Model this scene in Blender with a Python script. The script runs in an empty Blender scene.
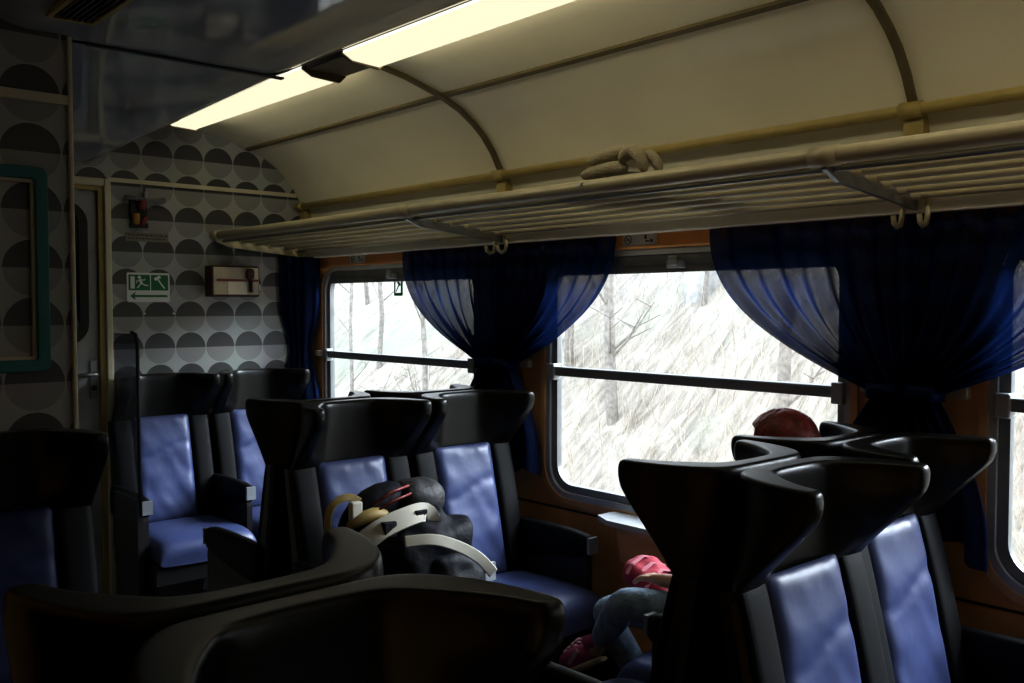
import bpy, bmesh, math, random
from mathutils import Vector, Matrix, noise
R = math.radians
PI = math.pi
random.seed(7)
scene = bpy.context.scene
COL = scene.collection

# ------------------------------------------------------------------ constants
E = 1.48                 # eye height
XW = 2.55                # window wall
XL = -0.27               # opposite wall
YE = 4.50                # far wall
YB = -2.2                # wall behind the camera
YP = 2.70                # partition on the left
TILE = 0.1535

# ------------------------------------------------------------------ helpers
def nmat(name):
    m = bpy.data.materials.new(name); m.use_nodes = True
    nt = m.node_tree; nt.nodes.clear()
    out = nt.nodes.new('ShaderNodeOutputMaterial')
    return m, nt, out

def pbr(name, col, rough=0.5, metal=0.0, spec=0.5, var=0.12, scale=12.0, bump=0.0, bscale=60.0, coat=0.0, sheen=0.0,
        stretch=(1, 1, 1)):
    m, nt, out = nmat(name)
    N, L = nt.nodes, nt.links
    b = N.new('ShaderNodeBsdfPrincipled')
    b.inputs['Roughness'].default_value = rough
    b.inputs['Metallic'].default_value = metal
    b.inputs['Specular IOR Level'].default_value = spec
    b.inputs['Coat Weight'].default_value = coat
    b.inputs['Sheen Weight'].default_value = sheen
    tc = N.new('ShaderNodeTexCoord')
    mp = N.new('ShaderNodeMapping'); mp.inputs['Scale'].default_value = stretch
    L.new(tc.outputs['Object'], mp.inputs['Vector'])
    nz = N.new('ShaderNodeTexNoise'); nz.inputs['Scale'].default_value = scale; nz.inputs['Detail'].default_value = 5
    L.new(mp.outputs[0], nz.inputs['Vector'])
    rp = N.new('ShaderNodeValToRGB')
    c0 = [max(0, c * (1 - var)) for c in col]; c1 = [min(1, c * (1 + var)) for c in col]
    rp.color_ramp.elements[0].position = 0.3; rp.color_ramp.elements[1].position = 0.7
    rp.color_ramp.elements[0].color = (*c0, 1); rp.color_ramp.elements[1].color = (*c1, 1)
    L.new(nz.outputs['Fac'], rp.inputs['Fac'])
    L.new(rp.outputs['Color'], b.inputs['Base Color'])
    if bump:
        n2 = N.new('ShaderNodeTexNoise'); n2.inputs['Scale'].default_value = bscale; n2.inputs['Detail'].default_value = 3
        L.new(mp.outputs[0], n2.inputs['Vector'])
        bp = N.new('ShaderNodeBump'); bp.inputs['Strength'].default_value = bump; bp.inputs['Distance'].default_value = 0.01
        L.new(n2.outputs['Fac'], bp.inputs['Height'])
        L.new(bp.outputs['Normal'], b.inputs['Normal'])
    L.new(b.outputs[0], out.inputs['Surface'])
    return m

def emit(name, col, s):
    m, nt, out = nmat(name)
    e = nt.nodes.new('ShaderNodeEmission'); e.inputs['Color'].default_value = (*col, 1); e.inputs['Strength'].default_value = s
    nt.links.new(e.outputs[0], out.inputs['Surface'])
    return m

def tag(o, label=None, cat=None, group=None, kind=None):
    if label: o['label'] = label
    if cat: o['category'] = cat
    if group: o['group'] = group
    if kind: o['kind'] = kind
    return o

def empty(name, loc=(0, 0, 0), rz=0):
    o = bpy.data.objects.new(name, None); COL.objects.link(o)
    o.empty_display_size = 0.05
    o.location = loc; o.rotation_euler = (0, 0, rz)
    return o

ORIG = {}
def world_loc(o):
    v = Vector((0, 0, 0))
    while o is not None:
        v += Vector(o.location); o = o.parent
    return v

def part(name, bm, mat, parent=None, smooth=False, loc=None, local=False, sub=0, bevel=0, auto=None):
    """link bm as one mesh object. World-built meshes are shifted to their parent's (or loc's) origin."""
    me = bpy.data.meshes.new(name)
    if not local:
        org = world_loc(parent) if parent is not None else Vector((0, 0, 0))
        if loc is not None: org = Vector(loc)
        bmesh.ops.translate(bm, verts=bm.verts[:], vec=-org)
    bmesh.ops.recalc_face_normals(bm, faces=bm.faces[:])
    if smooth:
        for f in bm.faces: f.smooth = True
    bm.to_mesh(me); bm.free()
    o = bpy.data.objects.new(name, me); COL.objects.link(o)
    if mat: me.materials.append(mat)
    if parent is not None:
        o.parent = parent
        if loc is not None and not local: o.location = Vector(loc) - world_loc(parent)
    elif loc is not None: o.location = loc
    if bevel:
        mo = o.modifiers.new('bevel', 'BEVEL'); mo.width = bevel; mo.segments = 3; mo.limit_method = 'ANGLE'; mo.angle_limit = R(35)
        for p in me.polygons: p.use_smooth = True
        wn = o.modifiers.new('wn', 'WEIGHTED_NORMAL'); wn.keep_sharp = False
    if sub:
        mo = o.modifiers.new('sub', 'SUBSURF'); mo.levels = sub; mo.render_levels = sub
    return o

def box(bm, x0, x1, y0, y1, z0, z1):
    vs = [bm.verts.new((x, y, z)) for z in (z0, z1) for y in (y0, y1) for x in (x0, x1)]
    for f in ((0, 1, 3, 2), (4, 6, 7, 5), (0, 4, 5, 1), (2, 3, 7, 6), (0, 2, 6, 4), (1, 5, 7, 3)):
        bm.faces.new([vs[i] for i in f])
    return vs

def B(*a):
    bm = bmesh.new(); box(bm, *a); return bm

def tube(bm, pts, r, n=10, cap=True):
    pts = [Vector(p) for p in pts]
    rs = r if isinstance(r, (list, tuple)) else [r] * len(pts)
    rings = []
    t0 = (pts[1] - pts[0]).normalized()
    up = Vector((0, 0, 1)) if abs(t0.z) < 0.9 else Vector((1, 0, 0))
    a = t0.cross(up).normalized()
    for i, p in enumerate(pts):
        if i == 0: t = pts[1] - pts[0]
        elif i == len(pts) - 1: t = pts[-1] - pts[-2]
        else: t = (pts[i + 1] - pts[i]).normalized() + (pts[i] - pts[i - 1]).normalized()
        t.normalize()
        a = (a - t * a.dot(t)).normalized()
        b = t.cross(a)
        rings.append([bm.verts.new(p + (a * math.cos(2 * PI * k / n) + b * math.sin(2 * PI * k / n)) * rs[i]) for k in range(n)])
    for i in range(len(rings) - 1):
        for k in range(n):
            bm.faces.new((rings[i][k], rings[i][(k + 1) % n], rings[i + 1][(k + 1) % n], rings[i + 1][k]))
    if cap:
        bm.faces.new(rings[0][::-1]); bm.faces.new(rings[-1])
    return bm

def strip(bm, pts, w, th, nrm):
    """flat ribbon along pts; nrm = list of outward normals (or one)"""
    pts = [Vector(p) for p in pts]
    rows = []
    for i, p in enumerate(pts):
        t = (pts[min(i + 1, len(pts) - 1)] - pts[max(i - 1, 0)]).normalized()
        nn = Vector(nrm[i] if isinstance(nrm, list) else nrm).normalized()
        s = t.cross(nn).normalized(); nn = s.cross(t).normalized()
        rows.append([bm.verts.new(p + s * sx * w / 2 + nn * sn * th / 2) for sx, sn in ((-1, -1), (1, -1), (1, 1), (-1, 1))])
    for i in range(len(rows) - 1):
        for k in range(4):
            bm.faces.new((rows[i][k], rows[i][(k + 1) % 4], rows[i + 1][(k + 1) % 4], rows[i + 1][k]))
    bm.faces.new(rows[0][::-1]); bm.faces.new(rows[-1])
    return bm

def prism(bm, poly, axis, a0, a1):
    """extrude a 2-D polygon (list of pairs) along axis between a0 and a1"""
    def P(p, a):
        return {'x': (a, p[0], p[1]), 'y': (p[0], a, p[1]), 'z': (p[0], p[1], a)}[axis]
    v0 = [bm.verts.new(P(p, a0)) for p in poly]; v1 = [bm.verts.new(P(p, a1)) for p in poly]
    n = len(poly)
    bm.faces.new(v0); bm.faces.new(v1[::-1])
    for i in range(n): bm.faces.new((v0[i], v1[i], v1[(i + 1) % n], v0[(i + 1) % n]))
    return bm

def rrect(a0, a1, b0, b1, r, n=6):
    out = []
    for (ca, cb, s) in ((a1 - r, b1 - r, 0), (a0 + r, b1 - r, 90), (a0 + r, b0 + r, 180), (a1 - r, b0 + r, 270)):
        for k in range(n + 1):
            t = R(s + 90 * k / n)
            out.append((ca + r * math.cos(t), cb + r * math.sin(t)))
    return out

def ring_prism(bm, outer, inner, axis, a0, a1):
    def P(p, a):
        return {'x': (a, p[0], p[1]), 'y': (p[0], a, p[1]), 'z': (p[0], p[1], a)}[axis]
    n = len(outer)
    o0 = [bm.verts.new(P(p, a0)) for p in outer]; o1 = [bm.verts.new(P(p, a1)) for p in outer]
    i0 = [bm.verts.new(P(p, a0)) for p in inner]; i1 = [bm.verts.new(P(p, a1)) for p in inner]
    for k in range(n):
        j = (k + 1) % n
        bm.faces.new((o0[k], o0[j], o1[j], o1[k])); bm.faces.new((i0[j], i0[k], i1[k], i1[j]))
        bm.faces.new((o0[j], o0[k], i0[k], i0[j])); bm.faces.new((o1[k], o1[j], i1[j], i1[k]))
    return bm

def cyl(bm, c, r, h, axis='z', n=20):
    d = {'x': Vector((h / 2, 0, 0)), 'y': Vector((0, h / 2, 0)), 'z': Vector((0, 0, h / 2))}[axis]
    return tube(bm, [Vector(c) - d, Vector(c) + d], r, n)

def blob(bm, c, rad, seg=24, rings=14, p=2.0, rot=None):
    """super-ellipsoid"""
    def sg(v, e): return math.copysign(abs(v) ** e, v)
    e = 2.0 / p; rows = []
    M = rot or Matrix.Identity(3)
    for i in range(rings + 1):
        ph = -PI / 2 + PI * i / rings
        if i in (0, rings):
            rows.append([bm.verts.new(Vector(c) + M @ Vector((0, 0, rad[2] * math.copysign(1, ph))))]); continue
        row = []
        for k in range(seg):
            th = 2 * PI * k / seg
            v = Vector((rad[0] * sg(math.cos(ph), e) * sg(math.cos(th), e), rad[1] * sg(math.cos(ph), e) * sg(math.sin(th), e), rad[2] * sg(math.sin(ph), e)))
            row.append(bm.verts.new(Vector(c) + M @ v))
        rows.append(row)
    for k in range(seg):
        j = (k + 1) % seg
        bm.faces.new((rows[0][0], rows[1][j], rows[1][k])); bm.faces.new((rows[-1][0], rows[-2][k], rows[-2][j]))
        for i in range(1, rings - 1):
            bm.faces.new((rows[i][k], rows[i][j], rows[i + 1][j], rows[i + 1][k]))
    return bm

def crumple(bm, amp, scale, seed=0):
    bm.normal_update()
    for v in bm.verts:
        n = v.normal.copy()
        v.co += n * amp * (noise.noise(v.co * scale + Vector((seed, seed * 2, 0))) + 0.5 * noise.noise(v.co * scale * 2.3 + Vector((0, seed, 3))))
    return bm

def skin(name, joints, edges, root, mat, parent, sub=2):
    me = bpy.data.meshes.new(name)
    org = world_loc(parent) if parent is not None else Vector((0, 0, 0))
    names = list(joints)
    idx = {n: i for i, n in enumerate(names)}
    me.from_pydata([tuple(Vector(joints[n][0]) - org) for n in names], [(idx[a], idx[b]) for a, b in edges], [])
    o = bpy.data.objects.new(name, me); COL.objects.link(o)
    if parent is not None: o.parent = parent
    o.modifiers.new('skin', 'SKIN').use_smooth_shade = True
    for n in names:
        r = joints[n][1]; r = r if isinstance(r, tuple) else (r, r)
        sv = me.skin_vertices[0].data[idx[n]]; sv.radius = r; sv.use_root = (n == root)
    s = o.modifiers.new('sub', 'SUBSURF'); s.levels = sub; s.render_levels = sub
    me.materials.append(mat)
    return o

# ------------------------------------------------------------------ materials
M = {}
M['shell'] = pbr('black moulded plastic', (0.0055, 0.0055, 0.005), rough=0.30, spec=0.42, var=0.15, bump=0.05, bscale=400)
M['leather'] = pbr('black upholstery', (0.0045, 0.005, 0.006), rough=0.55, spec=0.18, bump=0.06, bscale=180)
M['blue'] = pbr('blue vinyl', (0.060, 0.080, 0.185), rough=0.38, spec=0.5, var=0.10, bump=0.5, bscale=7)
M['pan'] = pbr('black seat pan', (0.015, 0.015, 0.016), rough=0.5)
M['grey_tip'] = pbr('grey armrest end', (0.30, 0.32, 0.35), rough=0.35)
M['wood'] = pbr('orange laminate', (0.80, 0.41, 0.145), rough=0.38, var=0.22, scale=5, stretch=(6, 1, 1))
M['wood_edge'] = pbr('orange edge strip', (0.75, 0.42, 0.19), rough=0.3, var=0.1)
M['wood_dark'] = pbr('seam', (0.05, 0.02, 0.01), rough=0.6)
M['alu'] = pbr('grey window metal', (0.50, 0.52, 0.54), rough=0.38, metal=0.25, var=0.08)
M['alu_dark'] = pbr('dark window metal', (0.26, 0.27, 0.27), rough=0.42, metal=0.2)
M['rubber'] = pbr('rubber gasket', (0.012, 0.012, 0.013), rough=0.6)
M['cream'] = pbr('cream ceiling panel', (0.78, 0.74, 0.57), rough=0.30, var=0.06, scale=2.5)
M['cream_tube'] = pbr('cream enamel tube', (0.62, 0.55, 0.36), rough=0.32, var=0.06)
M['cream_trim'] = pbr('cream trim', (0.60, 0.56, 0.42), rough=0.4, var=0.06)
M['rail_pale'] = pbr('pale enamel', (0.80, 0.79, 0.70), rough=0.35, var=0.05)
M['ochre'] = pbr('ochre tube', (0.40, 0.31, 0.10), rough=0.4, var=0.1)
M['brown_trim'] = pbr('brown ceiling strip', (0.14, 0.11, 0.05), rough=0.45, var=0.15)
M['steel'] = pbr('dull steel', (0.35, 0.36, 0.36), rough=0.35, metal=0.7)
M['duct'] = pbr('glossy grey ceiling panel', (0.33, 0.36, 0.41), rough=0.05, spec=1.0, var=0.05)
M['duct_trim'] = pbr('grey panel trim', (0.13, 0.13, 0.12), rough=0.35)
M['grille'] = pbr('dark vent slats', (0.035, 0.03, 0.02), rough=0.5)
M['floor'] = pbr('dark lino', (0.05, 0.045, 0.04), rough=0.5, var=0.3, scale=40)
M['wall_plain'] = pbr('plain wall', (0.17, 0.15, 0.12), rough=0.6)
M['door'] = pbr('grey door', (0.36, 0.37, 0.39), rough=0.45)
M['teal'] = pbr('teal frame', (0.015, 0.16, 0.155), rough=0.4)
M['lamp_white'] = emit('lit diffuser', (1.0, 0.96, 0.78), .90)
M['lamp_warm'] = emit('lit diffuser underside', (1.0, 0.94, 0.70), .66)
M['lamp_side_boost'] = emit('boosted diffuser window side', (1.0, 0.93, 0.72), 4.6)  # unseen side of the diffuser, glow boosted to brighten the ceiling
M['white'] = pbr('white plastic', (0.72, 0.74, 0.72), rough=0.4, var=0.04)
M['green'] = pbr('sign green', (0.012, 0.17, 0.055), rough=0.4, var=0.05)
M['box_cream'] = pbr('cream box face', (0.52, 0.46, 0.34), rough=0.45)
M['box_white'] = pbr('pale paper panel', (0.80, 0.74, 0.60), rough=0.5, var=0.05)
M['maroon'] = pbr('maroon strip', (0.20, 0.03, 0.025), rough=0.4)
M['brown_dark'] = pbr('dark brown edge', (0.06, 0.02, 0.014), rough=0.5)
M['red'] = pbr('red plastic', (0.20, 0.025, 0.025), rough=0.4)
M['yellow'] = pbr('yellow plastic', (0.42, 0.22, 0.025), rough=0.4)
M['plate'] = pbr('dull plate', (0.22, 0.21, 0.16), rough=0.5)
M['plate_dark'] = pbr('plate lettering', (0.09, 0.085, 0.06), rough=0.5)
M['grey_mark'] = pbr('grey print', (0.16, 0.17, 0.18), rough=0.5)
M['sticker'] = pbr('pale sticker', (0.78, 0.78, 0.75), rough=0.5)
M['hair'] = pbr('red brown hair', (0.22, 0.028, 0.016), rough=0.45, var=0.5, scale=30, stretch=(1, 1, 0.2), bump=0.4, bscale=120)
M['skin'] = pbr('skin', (0.58, 0.36, 0.26), rough=0.5, var=0.06)
M['jeans'] = pbr('blue denim', (0.22, 0.30, 0.40), rough=0.8, var=0.35, scale=30, bump=0.5, bscale=40)
M['top'] = pbr('dark jersey', (0.02, 0.024, 0.035), rough=0.8)
M['pink'] = pbr('pink shoe', (0.36, 0.06, 0.15), rough=0.6)
M['pink_light'] = pbr('pale pink', (0.55, 0.36, 0.38), rough=0.6)
M['sole'] = pbr('shoe sole', (0.45, 0.36, 0.22), rough=0.6)
M['crimson'] = pbr('crimson cloth', (0.30, 0.015, 0.04), rough=0.7, bump=0.3, bscale=40)
M['pink_stripe'] = pbr('pink stripe', (0.62, 0.25, 0.30), rough=0.7)
M['bag'] = pbr('black nylon', (0.005, 0.0065, 0.011), rough=0.65, spec=0.25, bump=0.6, bscale=25)
M['bag_grey'] = pbr('grey nylon', (0.035, 0.035, 0.038), rough=0.6, bump=0.3)
M['strap'] = pbr('pale strap', (0.52, 0.50, 0.43), rough=0.6)
M['tan'] = pbr('tan webbing', (0.30, 0.22, 0.08), rough=0.6)
M['cloth'] = pbr('beige knit', (0.42, 0.37, 0.25), rough=0.9, bump=0.6, bscale=150)
M['eye'] = pbr('eye', (0.03, 0.02, 0.015), rough=0.2)
M['lip'] = pbr('lip', (0.45, 0.16, 0.14), rough=0.5)
M['bark'] = pbr('pale bark', (0.23, 0.215, 0.195), rough=0.9, var=0.3, scale=20)
M['bark_light'] = pbr('light bark', (0.52, 0.53, 0.54), rough=0.9, var=0.2)
M['straw'] = pbr('dry straw', (0.42, 0.375, 0.315), rough=0.9, var=0.3)
M['ivy'] = pbr('ivy', (0.22, 0.31, 0.22), rough=0.8, var=0.3)
M['table'] = pbr('pale laminate', (0.50, 0.52, 0.53), rough=0.18)

def translucent_cloth():
    m, nt, out = nmat('navy curtain cloth')
    N, L = nt.nodes, nt.links
    tc = N.new('ShaderNodeTexCoord')
    nz = N.new('ShaderNodeTexNoise'); nz.inputs['Scale'].default_value = 420; nz.inputs['Detail'].default_value = 1
    L.new(tc.outputs['Object'], nz.inputs['Vector'])
    mx = N.new('ShaderNodeMapRange'); mx.inputs['From Min'].default_value = 0.3; mx.inputs['From Max'].default_value = 0.7
    mx.inputs['To Min'].default_value = 0.05; mx.inputs['To Max'].default_value = 0.17
    L.new(nz.outputs['Fac'], mx.inputs['Value'])
    lw = N.new('ShaderNodeLayerWeight'); lw.inputs['Blend'].default_value = 0.5
    iv = N.new('ShaderNodeMath'); iv.operation = 'SUBTRACT'; iv.inputs[0].default_value = 1.0; L.new(lw.outputs['Facing'], iv.inputs[1])
    pw = N.new('ShaderNodeMath'); pw.operation = 'POWER'; pw.inputs[1].default_value = 1.6; L.new(iv.outputs[0], pw.inputs[0])
    mu = N.new('ShaderNodeMath'); mu.operation = 'MULTIPLY'; L.new(pw.outputs[0], mu.inputs[0]); L.new(mx.outputs[0], mu.inputs[1])
    d = N.new('ShaderNodeBsdfDiffuse'); d.inputs['Color'].default_value = (0.004, 0.011, 0.055, 1)
    t = N.new('ShaderNodeBsdfTranslucent'); t.inputs['Color'].default_value = (0.006, 0.021, 0.090, 1)
    g = N.new('ShaderNodeBsdfGlossy'); g.inputs['Roughness'].default_value = 0.5; g.inputs['Color'].default_value = (0.25, 0.4, 0.9, 1)
    tr = N.new('ShaderNodeBsdfTransparent'); tr.inputs['Color'].default_value = (0.95, 0.93, 0.90, 1)
    m1 = N.new('ShaderNodeMixShader'); m1.inputs[0].default_value = 0.40
    L.new(d.outputs[0], m1.inputs[1]); L.new(t.outputs[0], m1.inputs[2])
    m3 = N.new('ShaderNodeMixShader'); m3.inputs[0].default_value = 0.03
    L.new(m1.outputs[0], m3.inputs[1]); L.new(g.outputs[0], m3.inputs[2])
    m2 = N.new('ShaderNodeMixShader'); L.new(mu.outputs[0], m2.inputs[0])
    L.new(m3.outputs[0], m2.inputs[1]); L.new(tr.outputs[0], m2.inputs[2])
    L.new(m2.outputs[0], out.inputs['Surface'])
    return m
M['curtain'] = translucent_cloth()
def thin_paper(name, col):
    m, nt, out = nmat(name); N, L = nt.nodes, nt.links
    d = N.new('ShaderNodeBsdfDiffuse'); t = N.new('ShaderNodeBsdfTranslucent'); x = N.new('ShaderNodeMixShader'); x.inputs[0].default_value = .6
    d.inputs['Color'].default_value = (*col, 1); t.inputs['Color'].default_value = (*col, 1)
    L.new(d.outputs[0], x.inputs[1]); L.new(t.outputs[0], x.inputs[2]); L.new(x.outputs[0], out.inputs['Surface'])
    return m
M['thin_white'] = thin_paper('thin pale film', (.8, .8, .78)); M['thin_green'] = thin_paper('thin green film', (.01, .12, .05))

def thin_glass(name, tint, refl=1.0):
    m, nt, out = nmat(name)
    N, L = nt.nodes, nt.links
    fr = N.new('ShaderNodeFresnel'); ge = N.new('ShaderNodeNewGeometry')
    io = N.new('ShaderNodeMapRange'); io.inputs['To Min'].default_value = 1.45; io.inputs['To Max'].default_value = 1 / 1.45
    L.new(ge.outputs['Backfacing'], io.inputs['Value']); L.new(io.outputs[0], fr.inputs['IOR'])
    mu = N.new('ShaderNodeMath'); mu.operation = 'MULTIPLY'; mu.inputs[1].default_value = refl
    L.new(fr.outputs[0], mu.inputs[0])
    t = N.new('ShaderNodeBsdfTransparent'); t.inputs['Color'].default_value = (*tint, 1)
    g = N.new('ShaderNodeBsdfGlossy'); g.inputs['Roughness'].default_value = 0.03
    mx = N.new('ShaderNodeMixShader'); L.new(mu.outputs[0], mx.inputs[0]); L.new(t.outputs[0], mx.inputs[1]); L.new(g.outputs[0], mx.inputs[2])
    L.new(mx.outputs[0], out.inputs['Surface'])
    return m
M['glass'] = thin_glass('window glass', (0.97, 0.98, 0.98))
M['smoked'] = thin_glass('smoked plastic', (0.66, 0.68, 0.72), .7)
M['door_glass'] = thin_glass('dark door glass', (0.12, 0.12, 0.13), 1.0)
M['film'] = thin_glass('clear plastic film', (0.34, 0.36, 0.39), 3.0)

def pattern():
    """1970s wall covering: square tiles, each a pale ground with a grey bowl above a dark dome"""
    m, nt, out = nmat('bowl and dome wall covering')
    N, L = nt.nodes, nt.links
    tc = N.new('ShaderNodeTexCoord'); sp = N.new('ShaderNodeSeparateXYZ'); L.new(tc.outputs['Object'], sp.inputs[0])
    def mth(op, a, b=None, c=None):
        n = N.new('ShaderNodeMath'); n.operation = op
        for i, v in enumerate((a, b, c)):
            if v is None: continue
            if isinstance(v, (int, float)): n.inputs[i].default_value = v
            else: L.new(v, n.inputs[i])
        return n.outputs[0]
    u = mth('FRACT', mth('DIVIDE', sp.outputs['X'], TILE)); w = mth('FRACT', mth('DIVIDE', sp.outputs['Z'], TILE))
    du = mth('SUBTRACT', u, 0.5); du2 = mth('MULTIPLY', du, du)
    w1 = mth('SUBTRACT', 1.0, w)
    dome = mth('LESS_THAN', mth('ADD', du2, mth('MULTIPLY', w, w)), 0.235)
    bowl = mth('LESS_THAN', mth('ADD', du2, mth('MULTIPLY', w1, w1)), 0.235)
    def mix(f, a, b):
        n = N.new('ShaderNodeMix'); n.data_type = 'RGBA'
        L.new(f, n.inputs[0])
        for k, v in ((6, a), (7, b)):
            if isinstance(v, tuple): n.inputs[k].default_value = (*v, 1)
            else: L.new(v, n.inputs[k])
        return n.outputs[2]
    c_bg = mix(w, (0.42, 0.43, 0.425), (0.46, 0.47, 0.46))
    c_bowl = mix(w, (0.27, 0.275, 0.27), (0.33, 0.335, 0.325))
    c_dome = mix(w, (0.085, 0.085, 0.082), (0.062, 0.062, 0.06))
    c = mix(dome, mix(bowl, c_bg, c_bowl), c_dome)
    nz = N.new('ShaderNodeTexNoise'); nz.inputs['Scale'].default_value = 5; L.new(tc.outputs['Object'], nz.inputs['Vector'])
    mm = N.new('ShaderNodeMix'); mm.data_type = 'RGBA'; mm.blend_type = 'MULTIPLY'; mm.inputs[0].default_value = 0.25
    L.new(c, mm.inputs[6]); L.new(nz.outputs['Color'], mm.inputs[7])
    b = N.new('ShaderNodeBsdfPrincipled'); b.inputs['Roughness'].default_value = 0.45
    L.new(mm.outputs[2], b.inputs['Base Color'])
    L.new(b.outputs[0], out.inputs['Surface'])
    return m
M['pattern'] = pattern()

def hillside():
    m, nt, out = nmat('dry winter bank')
    N, L = nt.nodes, nt.links
    tc = N.new('ShaderNodeTexCoord')
    mp = N.new('ShaderNodeMapping'); mp.inputs['Scale'].default_value = (0.5, 2.2, 0.45); L.new(tc.outputs['Object'], mp.inputs['Vector'])
    n1 = N.new('ShaderNodeTexNoise'); n1.inputs['Scale'].default_value = 3.0; n1.inputs['Detail'].default_value = 10; n1.inputs['Roughness'].default_value = 0.75
    n1.inputs['Distortion'].default_value = 1.2
    L.new(mp.outputs[0], n1.inputs['Vector'])
    r1 = N.new('ShaderNodeValToRGB')
    els = r1.color_ramp.elements
    els[0].position = 0.33; els[0].color = (0.15, 0.133, 0.112, 1)
    els[1].position = 0.68; els[1].color = (0.42, 0.395, 0.36, 1)
    e = els.new(0.5); e.color = (0.30, 0.275, 0.24, 1)
    L.new(n1.outputs['Fac'], r1.inputs['Fac'])
    n2 = N.new('ShaderNodeTexNoise'); n2.inputs['Scale'].default_value = 0.7; n2.inputs['Detail'].default_value = 3; L.new(tc.outputs['Object'], n2.inputs['Vector'])
    r2 = N.new('ShaderNodeValToRGB'); r2.color_ramp.elements[0].position = 0.48; r2.color_ramp.elements[1].position = 0.72
    r2.color_ramp.elements[0].color = (0, 0, 0, 1); r2.color_ramp.elements[1].color = (0.6, 0.6, 0.6, 1)
    L.new(n2.outputs['Fac'], r2.inputs['Fac'])
    mx = N.new('ShaderNodeMix'); mx.data_type = 'RGBA'; L.new(r2.outputs['Color'], mx.inputs[0])
    L.new(r1.outputs['Color'], mx.inputs[6]); mx.inputs[7].default_value = (0.27, 0.315, 0.26, 1)
    sz = N.new('ShaderNodeSeparateXYZ'); L.new(tc.outputs['Object'], sz.inputs[0])
    mz = N.new('ShaderNodeMapRange'); mz.inputs['From Min'].default_value = 1.0; mz.inputs['From Max'].default_value = 3.0; mz.inputs['To Max'].default_value = 0.6  # haze painted into the bank: colour pales with height
    L.new(sz.outputs['Z'], mz.inputs['Value'])
    mq = N.new('ShaderNodeMix'); mq.data_type = 'RGBA'; L.new(mz.outputs[0], mq.inputs[0]); L.new(mx.outputs[2], mq.inputs[6]); mq.inputs[7].default_value = (0.44, 0.43, 0.42, 1)
    mx = mq
    b = N.new('ShaderNodeBsdfDiffuse'); L.new(mx.outputs[2], b.inputs['Color'])
    L.new(b.outputs[0], out.inputs['Surface'])
    return m
M['hill'] = hillside()

def struct(name, bm, mat, parent=None, **k):
    o = part(name, bm, mat, parent, **k)
    if parent is None: o['kind'] = 'structure'
    return o

# ------------------------------------------------------------------ room shell
CX = 1.15   # centre line of the carriage
prof = [(1.66, .905), (1.80, .895), (2.04, .85), (2.20, .805), (2.295, .764), (2.36, .722), (2.41, .680), (2.46, .620), (2.495, .560), (2.53, .49), (2.55, .43)]
# right and left vault, one ceiling sheet
bm = bmesh.new()
full = [(2 * CX - x, z) for x, z in reversed(prof)] + prof
full[0] = (XL, full[0][1])
rows = [[bm.verts.new((x, y, E + z)) for x, z in full] for y in (YB, YE)]
for i in range(len(full) - 1):
    bm.faces.new((rows[0][i], rows[0][i + 1], rows[1][i + 1], rows[1][i]))
struct('ceiling', bm, M['cream'], smooth=True)

# central glossy panel (two sheets meeting at a joint above the partition)
def duct(y0, y1, za, zb, nm):
    half = [(0.0, 0.0), (.24, 0.0), (.28, .006), (.335, .03), (.40, .085), (.46, .135), (.53, .175)]
    pr = [(CX - .21 - a, b) for a, b in reversed(half)] + [(CX + a, b) for a, b in half[1:]]
    if y0 > 2: pr = [(.80, 0)] + [(x, z) for x, z in pr if x > .9]
    b = bmesh.new()
    r0 = [b.verts.new((x, y0, E + za + z * (0.90 - za) / 0.175)) for x, z in pr]
    r1 = [b.verts.new((x, y1, E + zb + z * (0.90 - zb) / 0.175)) for x, z in pr]
    for i in range(len(pr) - 1): b.faces.new((r0[i], r0[i + 1], r1[i + 1], r1[i]))
    o = struct(nm, b, M['duct'], smooth=True)
    return o
duct(YB, YP + .03, .728, .728, 'ceiling_panel')
duct(YP + .034, YE - .003, .722, .655, 'ceiling_panel')
# dark joint strip between the two sheets
b = bmesh.new(); box(b, .86, 1.46, YP + .022, YP + .042, E + .7215, E + .727)
struct('trim_1', b, M['rubber'])
# long grey trims on the flank of the panel beside the lamps
for k, (dx, dz) in enumerate(((1.545, .795), (1.60, .835))):
    b = bmesh.new(); tube(b, [(dx, YB + .02, E + dz), (dx, YE - .3, E + dz - .003)], .008, 8)
    struct('trim_%d' % (2 + k), b, M['duct_trim'], smooth=True)

# far wall with the patterned covering (origin at a tile corner)
def pwall(name, poly, y0, y1, org):
    bb = bmesh.new(); prism(bb, poly, 'y', y0, y1)
    return struct(name, bb, M['pattern'], loc=org)
ep = [(1.50, 0), (XW, 0), (XW, E + .43)] + [(x, E + z) for x, z in reversed(prof[:-1])] + [(1.50, E + .905)]
pwall('wall_far', ep, YE, YE + .06, (1.661, YE, 1.427))
b = bmesh.new(); box(b, .70, 1.50, YE, YE + .06, 2.065, 2.40); struct('wall_far_lintel', b, M['pattern'], loc=(1.661, YE, 1.427))
b = bmesh.new(); box(b, XL - .03, .86, YE, YE + .06, 0, 2.40); struct('wall_far_left', b, M['wall_plain'])
# the partition beside the aisle
pwall('wall_partition', [(XL, 0), (.80, 0), (.80, 2.40), (XL, 2.40)], YP, YP + .05, (.784, YP, 1.427))
b = bmesh.new(); box(b, .800, .812, YP - .012, YP + .06, 0, 2.205); struct('trim_4', b, M['cream_trim'], bevel=.004)
b = bmesh.new(); box(b, .77, .80, YP + .052, YE - .001, 0, 2.195); struct('wall_aisle', b, M['wall_plain'])
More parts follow.
